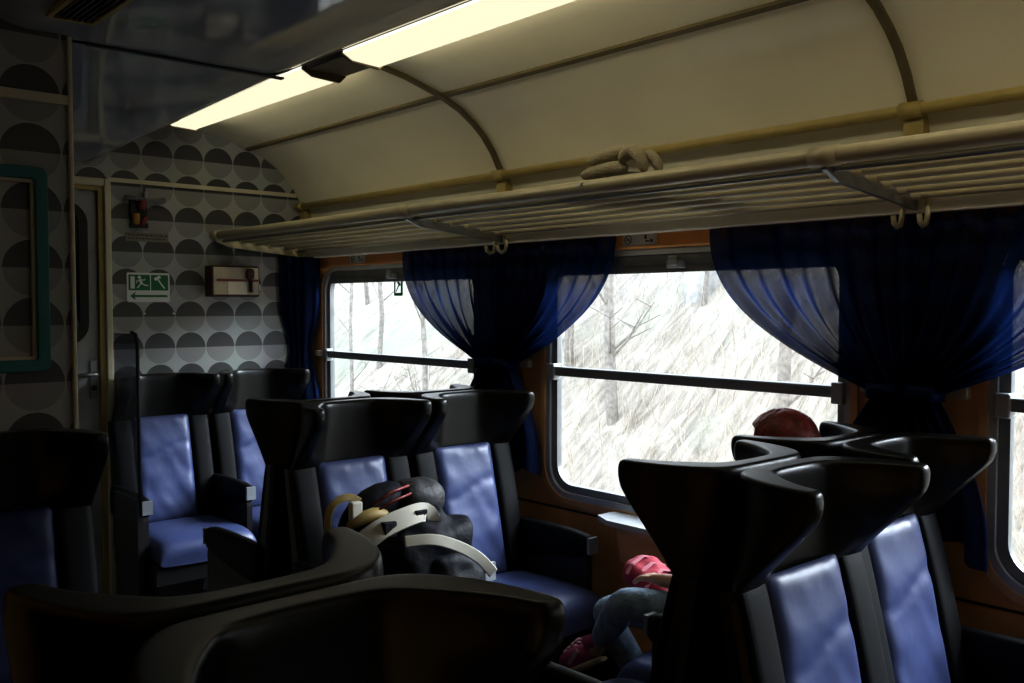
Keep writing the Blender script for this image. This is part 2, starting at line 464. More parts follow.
# horizontal trims at about two metres
b = bmesh.new(); box(b, XL, .80, YP - .012, YP - .001, 2.02, 2.045); struct('trim_5', b, M['cream_trim'])
b = bmesh.new(); box(b, 1.50, 2.475, YE - .012, YE - .001, 2.055, 2.075); struct('trim_6', b, M['cream_trim'])

# window wall with four rounded openings
WZ0, WZ1, WR = .735, 1.680, .125
WINS = [(3.06, 4.345), (1.362, 2.645), (-.30, .98), (-1.98, -.70)]
bm = bmesh.new()
def loop(pts):
    vs = [bm.verts.new((XW, p[0], p[1])) for p in pts]
    return [bm.edges.new((vs[i], vs[(i + 1) % len(vs)])) for i in range(len(vs))]
ed = loop([(YB, 0), (YE + .06, 0), (YE + .06, E + .45), (YB, E + .45)])
for a, c in WINS: ed += loop(rrect(a, c, WZ0, WZ1, WR, 8))
bmesh.ops.triangle_fill(bm, use_beauty=True, use_dissolve=False, edges=ed)
r = bmesh.ops.extrude_face_region(bm, geom=bm.faces[:])
bmesh.ops.translate(bm, verts=[v for v in r['geom'] if isinstance(v, bmesh.types.BMVert)], vec=(.034, 0, 0))
struct('wall_right', bm, M['wood'])
bm = bmesh.new()
LWINS = []
def loopl(pts):
    vs = [bm.verts.new((XL, p[0], p[1])) for p in pts]
    return [bm.edges.new((vs[i], vs[(i + 1) % len(vs)])) for i in range(len(vs))]
ed = loopl([(YB, 0), (YE + .06, 0), (YE + .06, 2.42), (YB, 2.42)])
for a, c in LWINS: ed += loopl(rrect(a, c, WZ0, WZ1, WR, 8))
bmesh.ops.triangle_fill(bm, use_beauty=True, use_dissolve=False, edges=ed)
r = bmesh.ops.extrude_face_region(bm, geom=bm.faces[:])
bmesh.ops.translate(bm, verts=[v for v in r['geom'] if isinstance(v, bmesh.types.BMVert)], vec=(-.034, 0, 0))
struct('wall_left', bm, M['wood'])
for i, (a, c) in enumerate(LWINS):
    w = empty('window_%d' % (i + 5), (XL, (a + c) / 2, WZ0)); w['kind'] = 'structure'
    b = bmesh.new(); ring_prism(b, rrect(a, c, WZ0, WZ1, WR, 8), rrect(a + .04, c - .04, WZ0 + .04, WZ1 - .04, WR - .035, 8), 'x', XL - .034, XL + .006)
    part('window_frame', b, M['alu'], w)
    part('crossbar', B(XL - .022, XL + .012, a + .03, c - .03, 1.208, 1.243), M['alu_dark'], w, bevel=.004)
    b = bmesh.new(); prism(b, rrect(a + .03, c - .03, WZ0 + .03, WZ1 - .03, WR - .03, 8), 'x', XL - .028, XL - .024); part('pane', b, M['glass'], w)
struct('wall_back', B(XL - .05, XW + .09, YB - .05, YB, 0, 2.42), M['wall_plain'])
struct('floor', B(XL - .05, XW + .09, YB - .05, YE + .06, -.06, 0), M['floor'])
# horizontal seam below the windows
struct('trim_7', B(XW - .003, XW + .001, YB, YE, .688, .696), M['wood_dark'])
struct('trim_8', B(XW - .05, XW, YB, YE - .001, .02, .22), M['pan'], bevel=.01)

for i, (a, c) in enumerate(WINS):
    w = empty('window_%d' % (i + 1), (XW, (a + c) / 2, WZ0)); w['kind'] = 'structure'
    b = bmesh.new(); ring_prism(b, rrect(a - .022, c + .022, WZ0 - .022, WZ1 + .012, WR + .02, 8), rrect(a, c, WZ0, WZ1, WR, 8), 'x', XW - .012, XW + .01)
    part('window_trim', b, M['wood_edge'], w)
    b = bmesh.new(); ring_prism(b, rrect(a, c, WZ0, WZ1, WR, 8), rrect(a + .022, c - .022, WZ0 + .022, WZ1 - .022, WR - .022, 8), 'x', XW - .006, XW + .034)
    part('window_frame', b, M['alu'], w)
    b = bmesh.new(); ring_prism(b, rrect(a + .022, c - .022, WZ0 + .022, WZ1 - .022, WR - .022, 8), rrect(a + .05, c - .05, WZ0 + .05, WZ1 - .05, WR - .045, 8), 'x', XW + .008, XW + .034)
    part('gasket', b, M['alu_dark'], w)
    # upper sliding sash: a head rail, a crossbar with end blocks, a latch
    b = bmesh.new(); box(b, XW + .0, XW + .022, a + .07, c - .07, WZ1 - .085, WZ1 - .02)
    box(b, XW - .006, XW, a + .10, c - .10, WZ1 - .058, WZ1 - .052)
    part('head_rail', b, M['alu_dark'], w)
    b = bmesh.new(); box(b, XW - .012, XW + .022, a + .03, c - .03, 1.208, 1.243)
    box(b, XW - .018, XW - .012, a + .05, c - .05, 1.236, 1.243)
    cb = part('crossbar', b, M['alu_dark'], w, bevel=.004)
    for yy in (a + .018, c - .058):
        part('end_block', B(XW - .022, XW + .02, yy, yy + .04, 1.19, 1.255), M['alu'], cb, bevel=.006)
    ym = (a + c) / 2
    b = bmesh.new(); box(b, XW - .02, XW, ym - .035, ym + .035, WZ1 - .072, WZ1 - .045); box(b, XW - .03, XW - .02, ym - .015, ym + .02, WZ1 - .065, WZ1 - .03)
    part('latch', b, M['alu'], w, bevel=.004)
    b = bmesh.new(); prism(b, rrect(a + .03, c - .03, WZ0 + .03, WZ1 - .03, WR - .03, 8), 'x', XW + .024, XW + .028)
    part('pane', b, M['glass'], w)

# ceiling strips, ribs and the ochre tube above the rack
def ceil_pt(k): return prof[k]
b = bmesh.new(); strip(b, [(2.20, YB, E + .800), (2.20, YE, E + .800)], .022, .012, (-.3, 0, -1)); struct('trim_9', b, M['brown_trim'])
for k, yy in enumerate((2.86, 1.17, -.52)):
    b = bmesh.new()
    pts = [(x - .006, yy, E + z - .006) for x, z in prof]
    nr = []
    for i in range(len(prof)):
        d = Vector((prof[min(i + 1, len(prof) - 1)][0] - prof[max(i - 1, 0)][0], 0, prof[min(i + 1, len(prof) - 1)][1] - prof[max(i - 1, 0)][1]))
        nr.append(Vector((d.z, 0, -d.x)))
    strip(b, pts, .022, .014, nr)
    struct('trim_%d' % (10 + k), b, M['brown_trim'])
tb = empty('wall_tube', (2.49, YE, E + .53)); tb['kind'] = 'structure'
tag(tb, 'ochre tube running along the foot of the cream ceiling above the luggage rack', 'tube')
b = bmesh.new(); tube(b, [(2.487, YB, E + .525), (2.487, YE - .001, E + .525)], .017, 12); part('tube', b, M['ochre'], tb, smooth=True)
for yy in (YE - .03, 2.86, 1.17, -.52):
    b = bmesh.new(); tube(b, [(2.487, yy - .03, E + .525), (2.487, yy + .03, E + .525)], .023, 12); part('clip', b, M['ochre'], tb, smooth=True)
    part('bracket', B(2.495, 2.552, yy - .028, yy + .028, E + .38, E + .525), M['ochre'], tb, bevel=.004)
# flat cream panel behind the rack
struct('trim_13', B(XW - .008, XW - .0005, YB, YE - .001, E + .30, E + .50), M['cream'])

# ------------------------------------------------------------------ door at the end of the aisle
d = empty('door_1', (1.15, YE, 0)); d['kind'] = 'structure'
b = bmesh.new()
for (x0, x1, z0, z1) in ((1.478, 1.508, 0, 2.065), (.80, .86, 0, 2.065), (.86, 1.478, 2.030, 2.065)): box(b, x0, x1, YE - .035, YE + .06, z0, z1)
part('door_frame', b, M['cream_trim'], d, bevel=.006)
b = bmesh.new(); box(b, 1.455, 1.478, YE - .018, YE + .05, 0, 2.03); box(b, .86, 1.455, YE - .018, YE + .05, 2.01, 2.03); part('door_stop', b, M['ochre'], d)
lf = part('door_leaf', B(.86, 1.455, YE + .005, YE + .045, .02, 2.01), M['door'], d, bevel=.004)
b = bmesh.new(); ring_prism(b, rrect(.93, 1.410, 1.30, 1.955, .10, 8), rrect(.965, 1.372, 1.335, 1.92, .07, 8), 'y', YE - .008, YE + .006); part('window_gasket', b, M['rubber'], lf)
b = bmesh.new(); prism(b, rrect(.965, 1.372, 1.335, 1.92, .07, 8), 'y', YE + .000, YE + .004); part('pane', b, M['door_glass'], lf)
h = part('handle_plate', B(1.412, 1.445, YE - .004, YE + .005, 1.055, 1.225), M['steel'], lf, bevel=.002)
b = bmesh.new(); tube(b, [(1.428, YE - .004, 1.165), (1.428, YE - .05, 1.165), (1.415, YE - .058, 1.165), (1.33, YE - .058, 1.163)], .009, 10); part('handle', b, M['steel'], h, smooth=True)
b = bmesh.new(); cyl(b, (1.428, YE - .008, 1.10), .012, .012, 'y'); part('lock', b, M['rubber'], h)

# ------------------------------------------------------------------ lamps
for k, (y0, y1) in enumerate(((2.97, 4.22), (1.46, 2.70), (-.05, 1.19), (-1.56, -.32))):
    t = empty('ceiling_light', (1.75, (y0 + y1) / 2, E + .85))
    tag(t, ['lit strip light under the ceiling nearest the far wall', 'lit strip light second from the far wall, running out of the top of the photo',
            'lit strip light overhead, third from the far wall', 'lit strip light behind the viewer, fourth from the far wall'][k], 'lamp', 'strip lights along the ceiling')
    b = bmesh.new(); prism(b, [(1.672, E + .89), (1.664, E + .836), (1.69, E + .822), (1.70, E + .817), (1.805, E + .812), (1.828, E + .83), (1.822, E + .87)], 'y', y0, y1)
    df = part('diffuser', b, M['lamp_white'], t); df.data.materials.append(M['lamp_warm']); df.data.materials.append(M['lamp_side_boost'])
    for p_ in df.data.polygons:
        if p_.normal.z < -.8: p_.material_index = 1
        elif p_.normal.x > .5: p_.material_index = 2
    b = bmesh.new()
    for yy in (y0 - .012, y1):
        b = bmesh.new(); prism(b, [(1.668, E + .90), (1.66, E + .833), (1.70, E + .812), (1.81, E + .806), (1.834, E + .83), (1.828, E + .90)], 'y', yy, yy + .012)
        part('end_cap', b, M['brown_trim'], t)
for k, yy in enumerate((2.722, 1.212, -.298)):
    struct('trim_%d' % (14 + k), B(1.668, 1.826, yy, yy + .225, E + .828, E + .90), M['brown_trim'], bevel=.006)

# vent grille in the flank of the panel at the upper left
v = empty('vent_grille', (.77, 2.1, E + .74)); tag(v, 'dark ceiling vent grille with an ochre rim at the top left', 'vent')
VZ = E + .7275
b = bmesh.new(); box(b, .805, .817, 1.45, 2.52, VZ - .012, VZ); box(b, .70, .817, 2.508, 2.52, VZ - .012, VZ); box(b, .70, .712, 1.45, 2.508, VZ - .012, VZ); part('rim', b, M['ochre'], v)
part('backing', B(.712, .805, 1.45, 2.508, VZ - .003, VZ), M['rubber'], v)
for k in range(6):
    x = .718 + k * .014; part('slat', B(x, x + .005, 1.45, 2.508, VZ - .011, VZ - .003), M['grille'], v)

# ------------------------------------------------------------------ luggage rack
RX0, RX1 = 2.02, 2.50
rk = empty('luggage_rack', (2.26, 1.2, E + .25)); tag(rk, 'long cream tubular luggage rack above the windows', 'luggage rack')
b = bmesh.new(); tube(b, [(RX0, YB, E + .350), (RX0, YE - .001, E + .350)], .022, 16); part('front_rail', b, M['cream_tube'], rk, smooth=True)
b = bmesh.new(); tube(b, [(RX0 + .03, YB, E + .322), (RX0 + .03, YE - .03, E + .322)], .006, 8); part('wire', b, M['steel'], rk, smooth=True)
def bar_at(k): return RX0 + .048 + k / 5 * .392, E + .336 - k / 5 * .040
for k in range(6):
    x, z = bar_at(k)
    b = bmesh.new(); tube(b, [(x, YB, z), (x, YE - .001, z)], .0135, 10); part('bar', b, M['cream_tube'], rk, smooth=True)
part('rear_rail', B(RX1 - .012, RX1 + .004, YB, YE - .002, E + .248, E + .318), M['rail_pale'], rk, bevel=.005)
for k, yy in enumerate((YE - .03, 2.845, 1.155, -.53)):
    b = bmesh.new()
    pts = [(RX0, yy, E + .335), (RX0 + .06, yy, E + .312), (RX0 + .25, yy, E + .294), (RX1, yy, E + .272)]
    strip(b, pts, .012, .034, (0, 0, 1))
    br = part('bracket', b, M['steel'] if k else M['cream_tube'], rk)
    b = bmesh.new(); tube(b, [(RX0, yy - .035, E + .35), (RX0, yy + .035, E + .35)], .0255, 16); part('collar', b, M['cream_tube'], rk, smooth=True)
    for s in ((-1, 1) if k else (-1,)):
        b = bmesh.new(); y2 = yy + s * .035
        tube(b, [(RX1 - .014, y2, E + 0.301), (RX1 - .018, y2, E + 0.241), (RX1 - .026, y2, E + 0.218), (RX1 - .045, y2, E + 0.211), (RX1 - .062, y2, E + 0.221), (RX1 - .066, y2, E + 0.241)], .0075, 8)
        part('coat_hook', b, M['cream_tube'], br, smooth=True)
    for j in range(6):
        x, z = bar_at(j)
        b = bmesh.new(); tube(b, [(x, yy - .03, z), (x, yy + .03, z)], .0165, 10); part('bar_sleeve', b, M['cream_tube'], rk, smooth=True)

# things lying on the rack
g = empty('knitted_scarf', (2.16, 1.95, E + .35)); tag(g, 'rolled beige knitted scarf lying on the luggage rack behind its front rail', 'scarf')
b = bmesh.new()
zb = E + .405
def lump(pts, rs):
    tube(b, [(x, y, zb + z) for x, y, z in pts], rs, 14)
lump([(2.12, 2.045, .0), (2.12, 2.02, .002), (2.12, 1.96, .006), (2.12, 1.90, .010), (2.12, 1.87, .006), (2.12, 1.855, .004)], [.010, .020, .023, .024, .020, .008])
lump([(2.14, 2.035, .046), (2.14, 2.01, .044), (2.13, 1.96, .052), (2.14, 1.90, .060), (2.14, 1.86, .058), (2.14, 1.84, .050)], [.010, .019, .022, .021, .020, .010])
lump([(2.11, 1.875, .020), (2.11, 1.86, .040), (2.11, 1.835, .056), (2.11, 1.81, .044), (2.11, 1.79, .016), (2.11, 1.78, -.02)], [.012, .021, .023, .023, .020, .012])
lump([(2.16, 1.82, .050), (2.15, 1.79, .040), (2.15, 1.765, .012), (2.15, 1.755, -.02)], [.010, .018, .018, .010])
lump([(2.14, 2.0, -.03), (2.14, 1.94, -.03), (2.14, 1.86, -.03), (2.14, 1.80, -.03)], [.02, .03, .03, .02])
part('folded_cloth', b, M['cloth'], g, smooth=True, sub=1)
for q, (yc, xc, nm, lb) in enumerate(((1.93, 2.13, 'plastic_bag', 'crumpled clear plastic bag lying on the rack bars under the scarf'),
                                   (1.73, 2.33, 'plastic_bag', 'small crumpled clear plastic bag farther back on the rack bars'))):
    b = bmesh.new(); blob(b, (xc, yc, E + .352 - (xc - RX0) * .10 + .012), (.13 if q == 0 else .08, .19 if q == 0 else .11, .022), 28, 12, 2.4)
    crumple(b, .022, 14, q * 3 + 1)
    for vv in b.verts:
        lim = E + .352 - (vv.co.x - RX0) * .10 - .004
        if vv.co.z < lim: vv.co.z = lim
    tag(part(nm, b, M['film'], loc=(xc, yc, E + .34)), lb, 'bag')

# ------------------------------------------------------------------ curtains
def curtain(yc, side, label, wtop=.64, half_only=False, seed=0):
    t0 = empty('curtain', (XW - .06, yc + side * .2, .86)); tag(t0, label, 'curtain', 'navy window curtains')
    b = bmesh.new()
    NU, NS = 72, 44
    ztop, ztie, zbot = 1.732, 1.245, .84
    grid = []
    for j in range(NS + 1):
        s = j / NS
        row = []
        for i in range(NU + 1):
            t = i / NU
            w = .085 + (wtop - .085) * (1 - s ** 2.2)
            # outer edge falls as a swag: inner threads hang straight, outer ones belly
            zz = ztop - (ztop - ztie) * (s + .02 * math.sin(PI * s) * t)
            tight = s ** 1.5
            y = yc + side * (-.03 + t * (w + .03))
            amp = .008 + .018 * tight
            ph = 2 * PI * (t ** 0.9) * 9 + seed
            x = XW - .030 - .028 * s - amp * math.sin(ph) - .006 * (1 + s) * math.sin(2 * PI * t * 4 + seed * 2 + s * 2) - .02 * tight * math.sin(PI * t)
            if t > .93: x -= .008 * (t - .93) / .07 * (1 - s)
            row.append(b.verts.new((x, y, zz)))
        grid.append(row)
    for j in range(NS):
        for i in range(NU):
            b.faces.new((grid[j][i], grid[j][i + 1], grid[j + 1][i + 1], grid[j + 1][i]))
    part('drape', b, M['curtain'], t0, smooth=True)
    b = bmesh.new(); grid = []
    for j in range(19):
        s = j / 18
        row = []
        for i in range(41):
            t = i / 40
            w = .07 + .15 * math.sin(min(1, s * 1.15) * PI / 2)
            y = yc + side * (-.02 + t * (w + .02))
            zz = ztie + .01 - (ztie - zbot) * s * (1 - .22 * (t - .5) * side + .06 * math.sin(t * 11 + seed))
            x = XW - .06 - (.016 + .012 * s) * math.sin(2 * PI * t * 4.5 + seed) - .015 * math.sin(PI * t)
            row.append(b.verts.new((x, y, zz)))
        grid.append(row)
    for j in range(18):
        for i in range(40):
            b.faces.new((grid[j][i], grid[j][i + 1], grid[j + 1][i + 1], grid[j + 1][i]))
    part('tail', b, M['curtain'], t0, smooth=True)
    b = bmesh.new()
    ring_prism(b, rrect(XW - .115, XW - .022, min(yc, yc + side * .09), max(yc, yc + side * .09), .03, 4), rrect(XW - .110, XW - .027, min(yc, yc + side * .09) + .004, max(yc, yc + side * .09) - .004, .027, 4), 'z', ztie - .02, ztie + .022)
    part('tie_band', b, M['curtain'], t0, smooth=True)
    b = bmesh.new(); box(b, XW - .03, XW - .001, yc + side * .115 - .025, yc + side * .115 + .025, ztie - .012, ztie + .02)
    part('tie_hook', b, M['cream_trim'], t0, bevel=.004)
curtain(2.885, 1, 'navy curtain tied back, hanging over the right side of the farthest window', .675, seed=.4)
curtain(2.865, -1, 'navy curtain tied back, hanging over the left side of the middle window', .62, seed=1.7)
curtain(1.185, 1, 'navy curtain tied back, hanging over the right side of the middle window', .66, seed=2.9)
curtain(1.165, -1, 'navy curtain tied back, hanging over the near window at the right edge', .64, seed=4.2)
# narrow one against the far wall
t0 = empty('curtain', (XW - .07, 4.40, .8)); tag(t0, 'narrow navy curtain hanging straight in the corner beside the far wall', 'curtain', 'navy window curtains')
b = bmesh.new(); grid = []
for j in range(25):
    s = j / 24; row = []
    for i in range(41):
        t = i / 40
        pin = 1 - .45 * math.exp(-((s - .52) / .16) ** 2)
        y = 4.488 - t * .17 * pin
        x = XW - .06 - .035 * pin * math.sin(2 * PI * t * 4) - .10 * (1 - t) * pin
        row.append(b.verts.new((x, y, 1.735 - s * .95)))
    grid.append(row)
for j in range(24):
    for i in range(40): b.faces.new((grid[j][i], grid[j][i + 1], grid[j + 1][i + 1], grid[j + 1][i]))
part('drape', b, M['curtain'], t0, smooth=True)
part('tie_hook', B(XW - .035, XW - .001, 4.345, 4.39, 1.215, 1.245), M['cream_trim'], t0, bevel=.004)

# ------------------------------------------------------------------ seats (local: faces -y, back plane at y=0, centred on x=0)
PM = {}
def proto(key, bm, mat, smooth=True, sub=0):
    bmesh.ops.recalc_face_normals(bm, faces=bm.faces[:])
    for f in bm.faces: f.smooth = smooth
    for v in bm.verts: v.co.x *= .955
    me = bpy.data.meshes.new(key); bm.to_mesh(me); bm.free(); me.materials.append(mat)
    PM[key] = (me, sub)

def loft(bm, loops, closed_caps=True):
    rows = [[bm.verts.new(p) for p in lp] for lp in loops]
    n = len(rows[0])
    for a, c in zip(rows[:-1], rows[1:]):
        for k in range(n): bm.faces.new((a[k], a[(k + 1) % n], c[(k + 1) % n], c[k]))
    if closed_caps:
        bm.faces.new(rows[0][::-1]); bm.faces.new(rows[-1])
    return rows

HT = 1.156
bm = bmesh.new(); levels = []
W = .246
for z, f, ins in ((.915, .058, .0), (.925, .062, 0), (.965, .092, 0), (1.03, .155, 0), (1.08, .205, 0), (1.105, .224, 0), (1.142, .228, 0), (HT, .222, .006), (HT, .213, .015)):
    q = f / .225
    O = [(0, -ins), (.10, -ins), (.150, -.004 * q - ins), (.196 - ins * .6, -.052 * q - ins * .4), (.224 - ins, -.110 * q), (.238 - ins, -.165 * q), (.244 - ins, -.212 * q), (.238 - ins * .6, -.226 * q + ins * .3)]
    I = [(0, -.052 + ins), (.075, -.055 + ins), (.108, -.062 - .006 * q + ins), (.132, -.066 - .030 * q + ins), (.158 + ins * .5, -.060 - .070 * q + ins * .5), (.180 + ins, -.060 - .110 * q), (.192 + ins, -.050 - .160 * q), (.198 + ins * .6, -.226 * q + ins * .3)]
    I = [(x, max(y, -f)) for x, y in I]
    right_o = [(x, y, z) for x, y in O]; right_i = [(x, y, z) for x, y in I]
    left_o = [(-x, y, z) for x, y in O[1:]]; left_i = [(-x, y, z) for x, y in I[1:]]
    outer = left_o[::-1] + right_o; inner = left_i[::-1] + right_i
    levels.append((outer, inner))
n = len(levels[0][0]); VO = [[bm.verts.new(p) for p in o] for o, i in levels]; VI = [[bm.verts.new(p) for p in i] for o, i in levels]
for a in range(len(levels) - 1):
    for k in range(n - 1):
        bm.faces.new((VO[a][k], VO[a][k + 1], VO[a + 1][k + 1], VO[a + 1][k]))
        bm.faces.new((VI[a][k + 1], VI[a][k], VI[a + 1][k], VI[a + 1][k + 1]))
    for k in (0, n - 1):
        bm.faces.new((VO[a][k], VI[a][k], VI[a + 1][k], VO[a + 1][k]))
for a in (0, len(levels) - 1):
    for k in range(n - 1): bm.faces.new((VO[a][k], VO[a][k + 1], VI[a][k + 1], VI[a][k]))
proto('headrest', bm, M['shell'], sub=2)

# padded black face inside the headrest is part of the shell; back shell below it
def backpt(z):   # y of the rear face and of the front face of the back at height z
    f = (.955 - z) / .53
    return -.015 - .085 * f, -.062 - .115 * f
bm = bmesh.new(); loops = []
for z in (.40, .42, .60, .80, .93, .945):
    yb, yf = backpt(z); c = .012
    hw = .243
    loops.append([(-hw + c, yb, z), (hw - c, yb, z), (hw, yb - c, z), (hw, yf + c, z), (hw - c, yf, z), (-hw + c, yf, z), (-hw, yf + c, z), (-hw, yb - c, z)])
loft(bm, loops); proto('backrest_shell', bm, M['shell'], smooth=False)
bm = bmesh.new(); loops = []
for z, q in ((.47, .6), (.49, 1), (.62, 1), (.78, .95), (.90, .8), (.95, .6), (.962, .4)):
    yb, yf = backpt(z); d = .026 * q
    loops.append([(.139, yf + .004, z), (.147, yf - d * .8, z), (.160, yf - d, z), (.226, yf - d, z), (.240, yf - d * .8, z), (.243, yf + .004, z)])
loft(bm, loops); proto('bolster', bm, M['leather'], sub=1)
bm = bmesh.new()
NX, NZ = 14, 26; g0 = []
rnd = random.Random(3)
for j in range(NZ + 1):
    z = .475 + (.958 - .475) * j / NZ; row = []
    for i in range(NX + 1):
        x = -.143 + .286 * i / NX; e = 1 - abs(2 * i / NX - 1) ** 12; e2 = 1 - abs(2 * j / NZ - 1) ** 14
        yb, yf = backpt(z)
        wr = .0045 * noise.noise(Vector((x * 9, z * 16, 1.3))) + .004 * noise.noise(Vector((x * 22 + z * 14, z * 5, 7)))
        wr += -.006 * math.exp(-((z - .80 - .03 * math.sin(x * 14)) / .012) ** 2)
        top = max(0, (z - .90) / .06)
        wr += .0022 * math.sin(x * 120) * top
        y = yf - .004 - (.020 + wr) * max(0, e) ** .4 * (0.45 + .55 * max(0, e2) ** .5)
        row.append(bm.verts.new((x, y, z)))
    g0.append(row)
for j in range(NZ):
    for i in range(NX): bm.faces.new((g0[j][i], g0[j][i + 1], g0[j + 1][i + 1], g0[j + 1][i]))
bnd = [e for e in bm.edges if e.is_boundary]
r = bmesh.ops.extrude_edge_only(bm, edges=bnd)
bmesh.ops.translate(bm, verts=[v for v in r['geom'] if isinstance(v, bmesh.types.BMVert)], vec=(0, .006, 0))
proto('back_cushion', bm, M['blue'], sub=1)
bm = bmesh.new(); loops = []
for y, z1, q in ((-.175, .470, .8), (-.19, .485, 1), (-.30, .487, 1), (-.45, .492, 1), (-.56, .487, 1), (-.605, .465, 1), (-.618, .43, .96), (-.615, .40, .9)):
    z0 = .375; hw = .232 * (.97 + .03 * q)
    zz = max(z1, z0 + .02)
    loops.append([(-hw + .01, y, z0), (-hw, y, z0 + .015), (-hw, y, zz - .03), (-hw + .03, y, zz - .004), (-.10, y, zz + .004), (.10, y, zz + .004), (hw - .03, y, zz - .004), (hw, y, zz - .03), (hw, y, z0 + .015), (hw - .01, y, z0)])
loft(bm, loops); proto('seat_cushion', bm, M['blue'], sub=2)
bm = bmesh.new(); box(bm, -.243, .243, -.60, -.10, .30, .385)
proto('seat_pan', bm, M['pan'], smooth=False)
bm = bmesh.new(); prism(bm, [(-.14, 0), (-.14, .30), (-.54, .30), (-.42, .02), (-.42, 0)], 'x', -.20, .20); proto('pedestal', bm, M['pan'], smooth=False)
bm = bmesh.new(); loops = []   # padded arm at x = +.243
for y, z0, z1, hw in ((-.10, .53, .66, .018), (-.12, .52, .665, .026), (-.30, .545, .668, .028), (-.46, .565, .665, .028), (-.505, .58, .655, .026), (-.515, .59, .645, .020)):
    loops.append([(.247 - hw, y, z0 + .01), (.247 - hw, y, z1 - .012), (.247 - hw * .6, y, z1), (.247 + hw * .6, y, z1), (.247 + hw, y, z1 - .012), (.247 + hw, y, z0 + .01), (.247 + hw * .6, y, z0), (.247 - hw * .6, y, z0)])
loft(bm, loops); proto('armrest', bm, M['leather'], sub=1)
bm = bmesh.new(); box(bm, .224, .270, -.522, -.508, .592, .650); proto('armrest_tip', bm, M['grey_tip'], smooth=False)
bm = bmesh.new(); prism(bm, rrect(-.50, -.14, .36, .62, .06, 5), 'x', .235, .262); proto('side_panel', bm, M['pan'], smooth=False)

def pobj(key, parent, mirror=False):
    me, sub = PM[key]
    o = bpy.data.objects.new(key, me); COL.objects.link(o); o.parent = parent
    if mirror: o.scale = (-1, 1, 1)
    if sub:
        s = o.modifiers.new('sub', 'SUBSURF'); s.levels = sub; s.render_levels = sub
    return o

M['navy'] = pbr('blue vinyl with painted shade', (0.010, 0.014, 0.055), rough=0.5, spec=0.2)  # the same blue vinyl with shade painted into its colour
def seat(x, y, face, label, arms, group, dark=False):
    """arms: tuple of +1 / -1, in the seat's own left/right"""
    t = empty('train_seat', (x, y, 0), 0 if face < 0 else PI)
    tag(t, label, 'seat', group)
    pobj('pedestal', t); pobj('seat_pan', t); pobj('seat_cushion', t)
    pobj('backrest_shell', t); pobj('bolster', t); pobj('bolster', t, True)
    pobj('back_cushion', t); pobj('headrest', t)
    if dark:  # cushions take the vinyl with painted-in shade
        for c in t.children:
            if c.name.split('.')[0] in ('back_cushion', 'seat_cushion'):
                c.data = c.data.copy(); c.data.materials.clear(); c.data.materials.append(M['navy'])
    for a in arms:
        s = a if face < 0 else -a      # a is +1 towards the window side in the carriage
        o = pobj('armrest', t, s < 0); tp = pobj('armrest_tip', o)
        pobj('side_panel', t, s < 0)
    return t
AI, WI = 1.70, 2.185
GR = 'blue and black train seats on the window side'
GL = 'blue and black train seats on the near side of the aisle'
seat(AI, 4.475, -1, 'blue and black aisle seat against the far patterned wall', (-1, 1), GR)
seat(WI, 4.475, -1, 'blue and black seat against the far wall, beside the farthest window', (1,), GR)
seat(AI, 2.825, 1, 'aisle seat facing the far wall, back to back with the seat holding the backpack', (-1, 1), GR)
seat(WI, 2.825, 1, 'seat facing the far wall by the farthest window, only its headrest showing', (1,), GR)
seat(AI, 2.79, -1, 'blue and black aisle seat holding the backpack', (-1, 1), GR)
seat(WI, 2.79, -1, 'brightly lit blue seat by the middle window, next to the seat with the backpack', (1,), GR)
seat(AI, 1.09, 1, 'aisle seat facing away at right, its black winged headrest before the middle window', (-1, 1), GR)
seat(WI, 1.145, 1, 'window seat facing away, in which the red-haired person sits', (1,), GR)
seat(AI - .015, 1.07, -1, 'blue and black aisle seat facing the viewer at lower right', (-1, 1), GR)
seat(WI, 1.13, -1, 'blue and black window seat at the right edge, beside the near curtain', (1,), GR)
LA, LW = .50, -.01
seat(.585, 2.675, -1, 'blue seat at the left edge against the partition, shade painted into its cushions', (-1, 1), GL, True)
seat(LA, .965, 1, 'foreground seat facing the partition, its headrest end pale at centre left', (-1, 1), GL)
seat(LW, .965, 1, 'dark seat facing the partition at the lower left corner, by the side wall', (), GL)
seat(LA, .945, -1, 'nearest seat, its black headrest rim filling the bottom of the photo', (-1, 1), GL)
seat(LW, .945, -1, 'dark nearest seat beside the side wall, below the left corner', (), GL)

# smoked screen beside the far aisle seat
t = empty('side_screen', (1.437, 4.25, .66)); tag(t, 'smoked plastic screen standing between the far aisle seat and the door', 'screen')
b = bmesh.new(); prism(b, [(4.235, .66), (4.235, 1.36), (4.0, 1.36), (3.965, 1.33), (3.965, .78), (3.93, .66)], 'x', 1.432, 1.440); part('sheet', b, M['smoked'], t)
b = bmesh.new(); tube(b, [(1.436, 3.965, .64), (1.436, 3.965, 1.33), (1.436, 3.985, 1.358), (1.436, 4.03, 1.366)], .008, 8); part('edge_rail', b, M['rubber'], t, smooth=True)
b = bmesh.new(); box(b, 1.425, 1.447, 3.96, 4.235, 0, .66); part('lower_panel', b, M['pan'], t)

# ------------------------------------------------------------------ window table
t = empty('window_table', (2.49, 2.02, .71)); tag(t, 'narrow pale window table with an orange waste bin, below the middle window', 'table')
b = bmesh.new(); prism(b, [(XW - .002, 1.66), (2.47, 1.66), (2.41, 1.72), (2.41, 2.20), (2.45, 2.28), (XW - .002, 2.28)], 'z', .708, .728); part('table_top', b, M['table'], t, bevel=.003)
b = bmesh.new(); prism(b, [(2.545, .56), (2.545, .707), (2.43, .707), (2.46, .575)], 'y', 1.86, 2.18); part('waste_bin', b, M['wood'], t, bevel=.006)
part('bin_lid', B(2.425, 2.44, 1.88, 2.16, .685, .706), M['wood_edge'], t, bevel=.003)

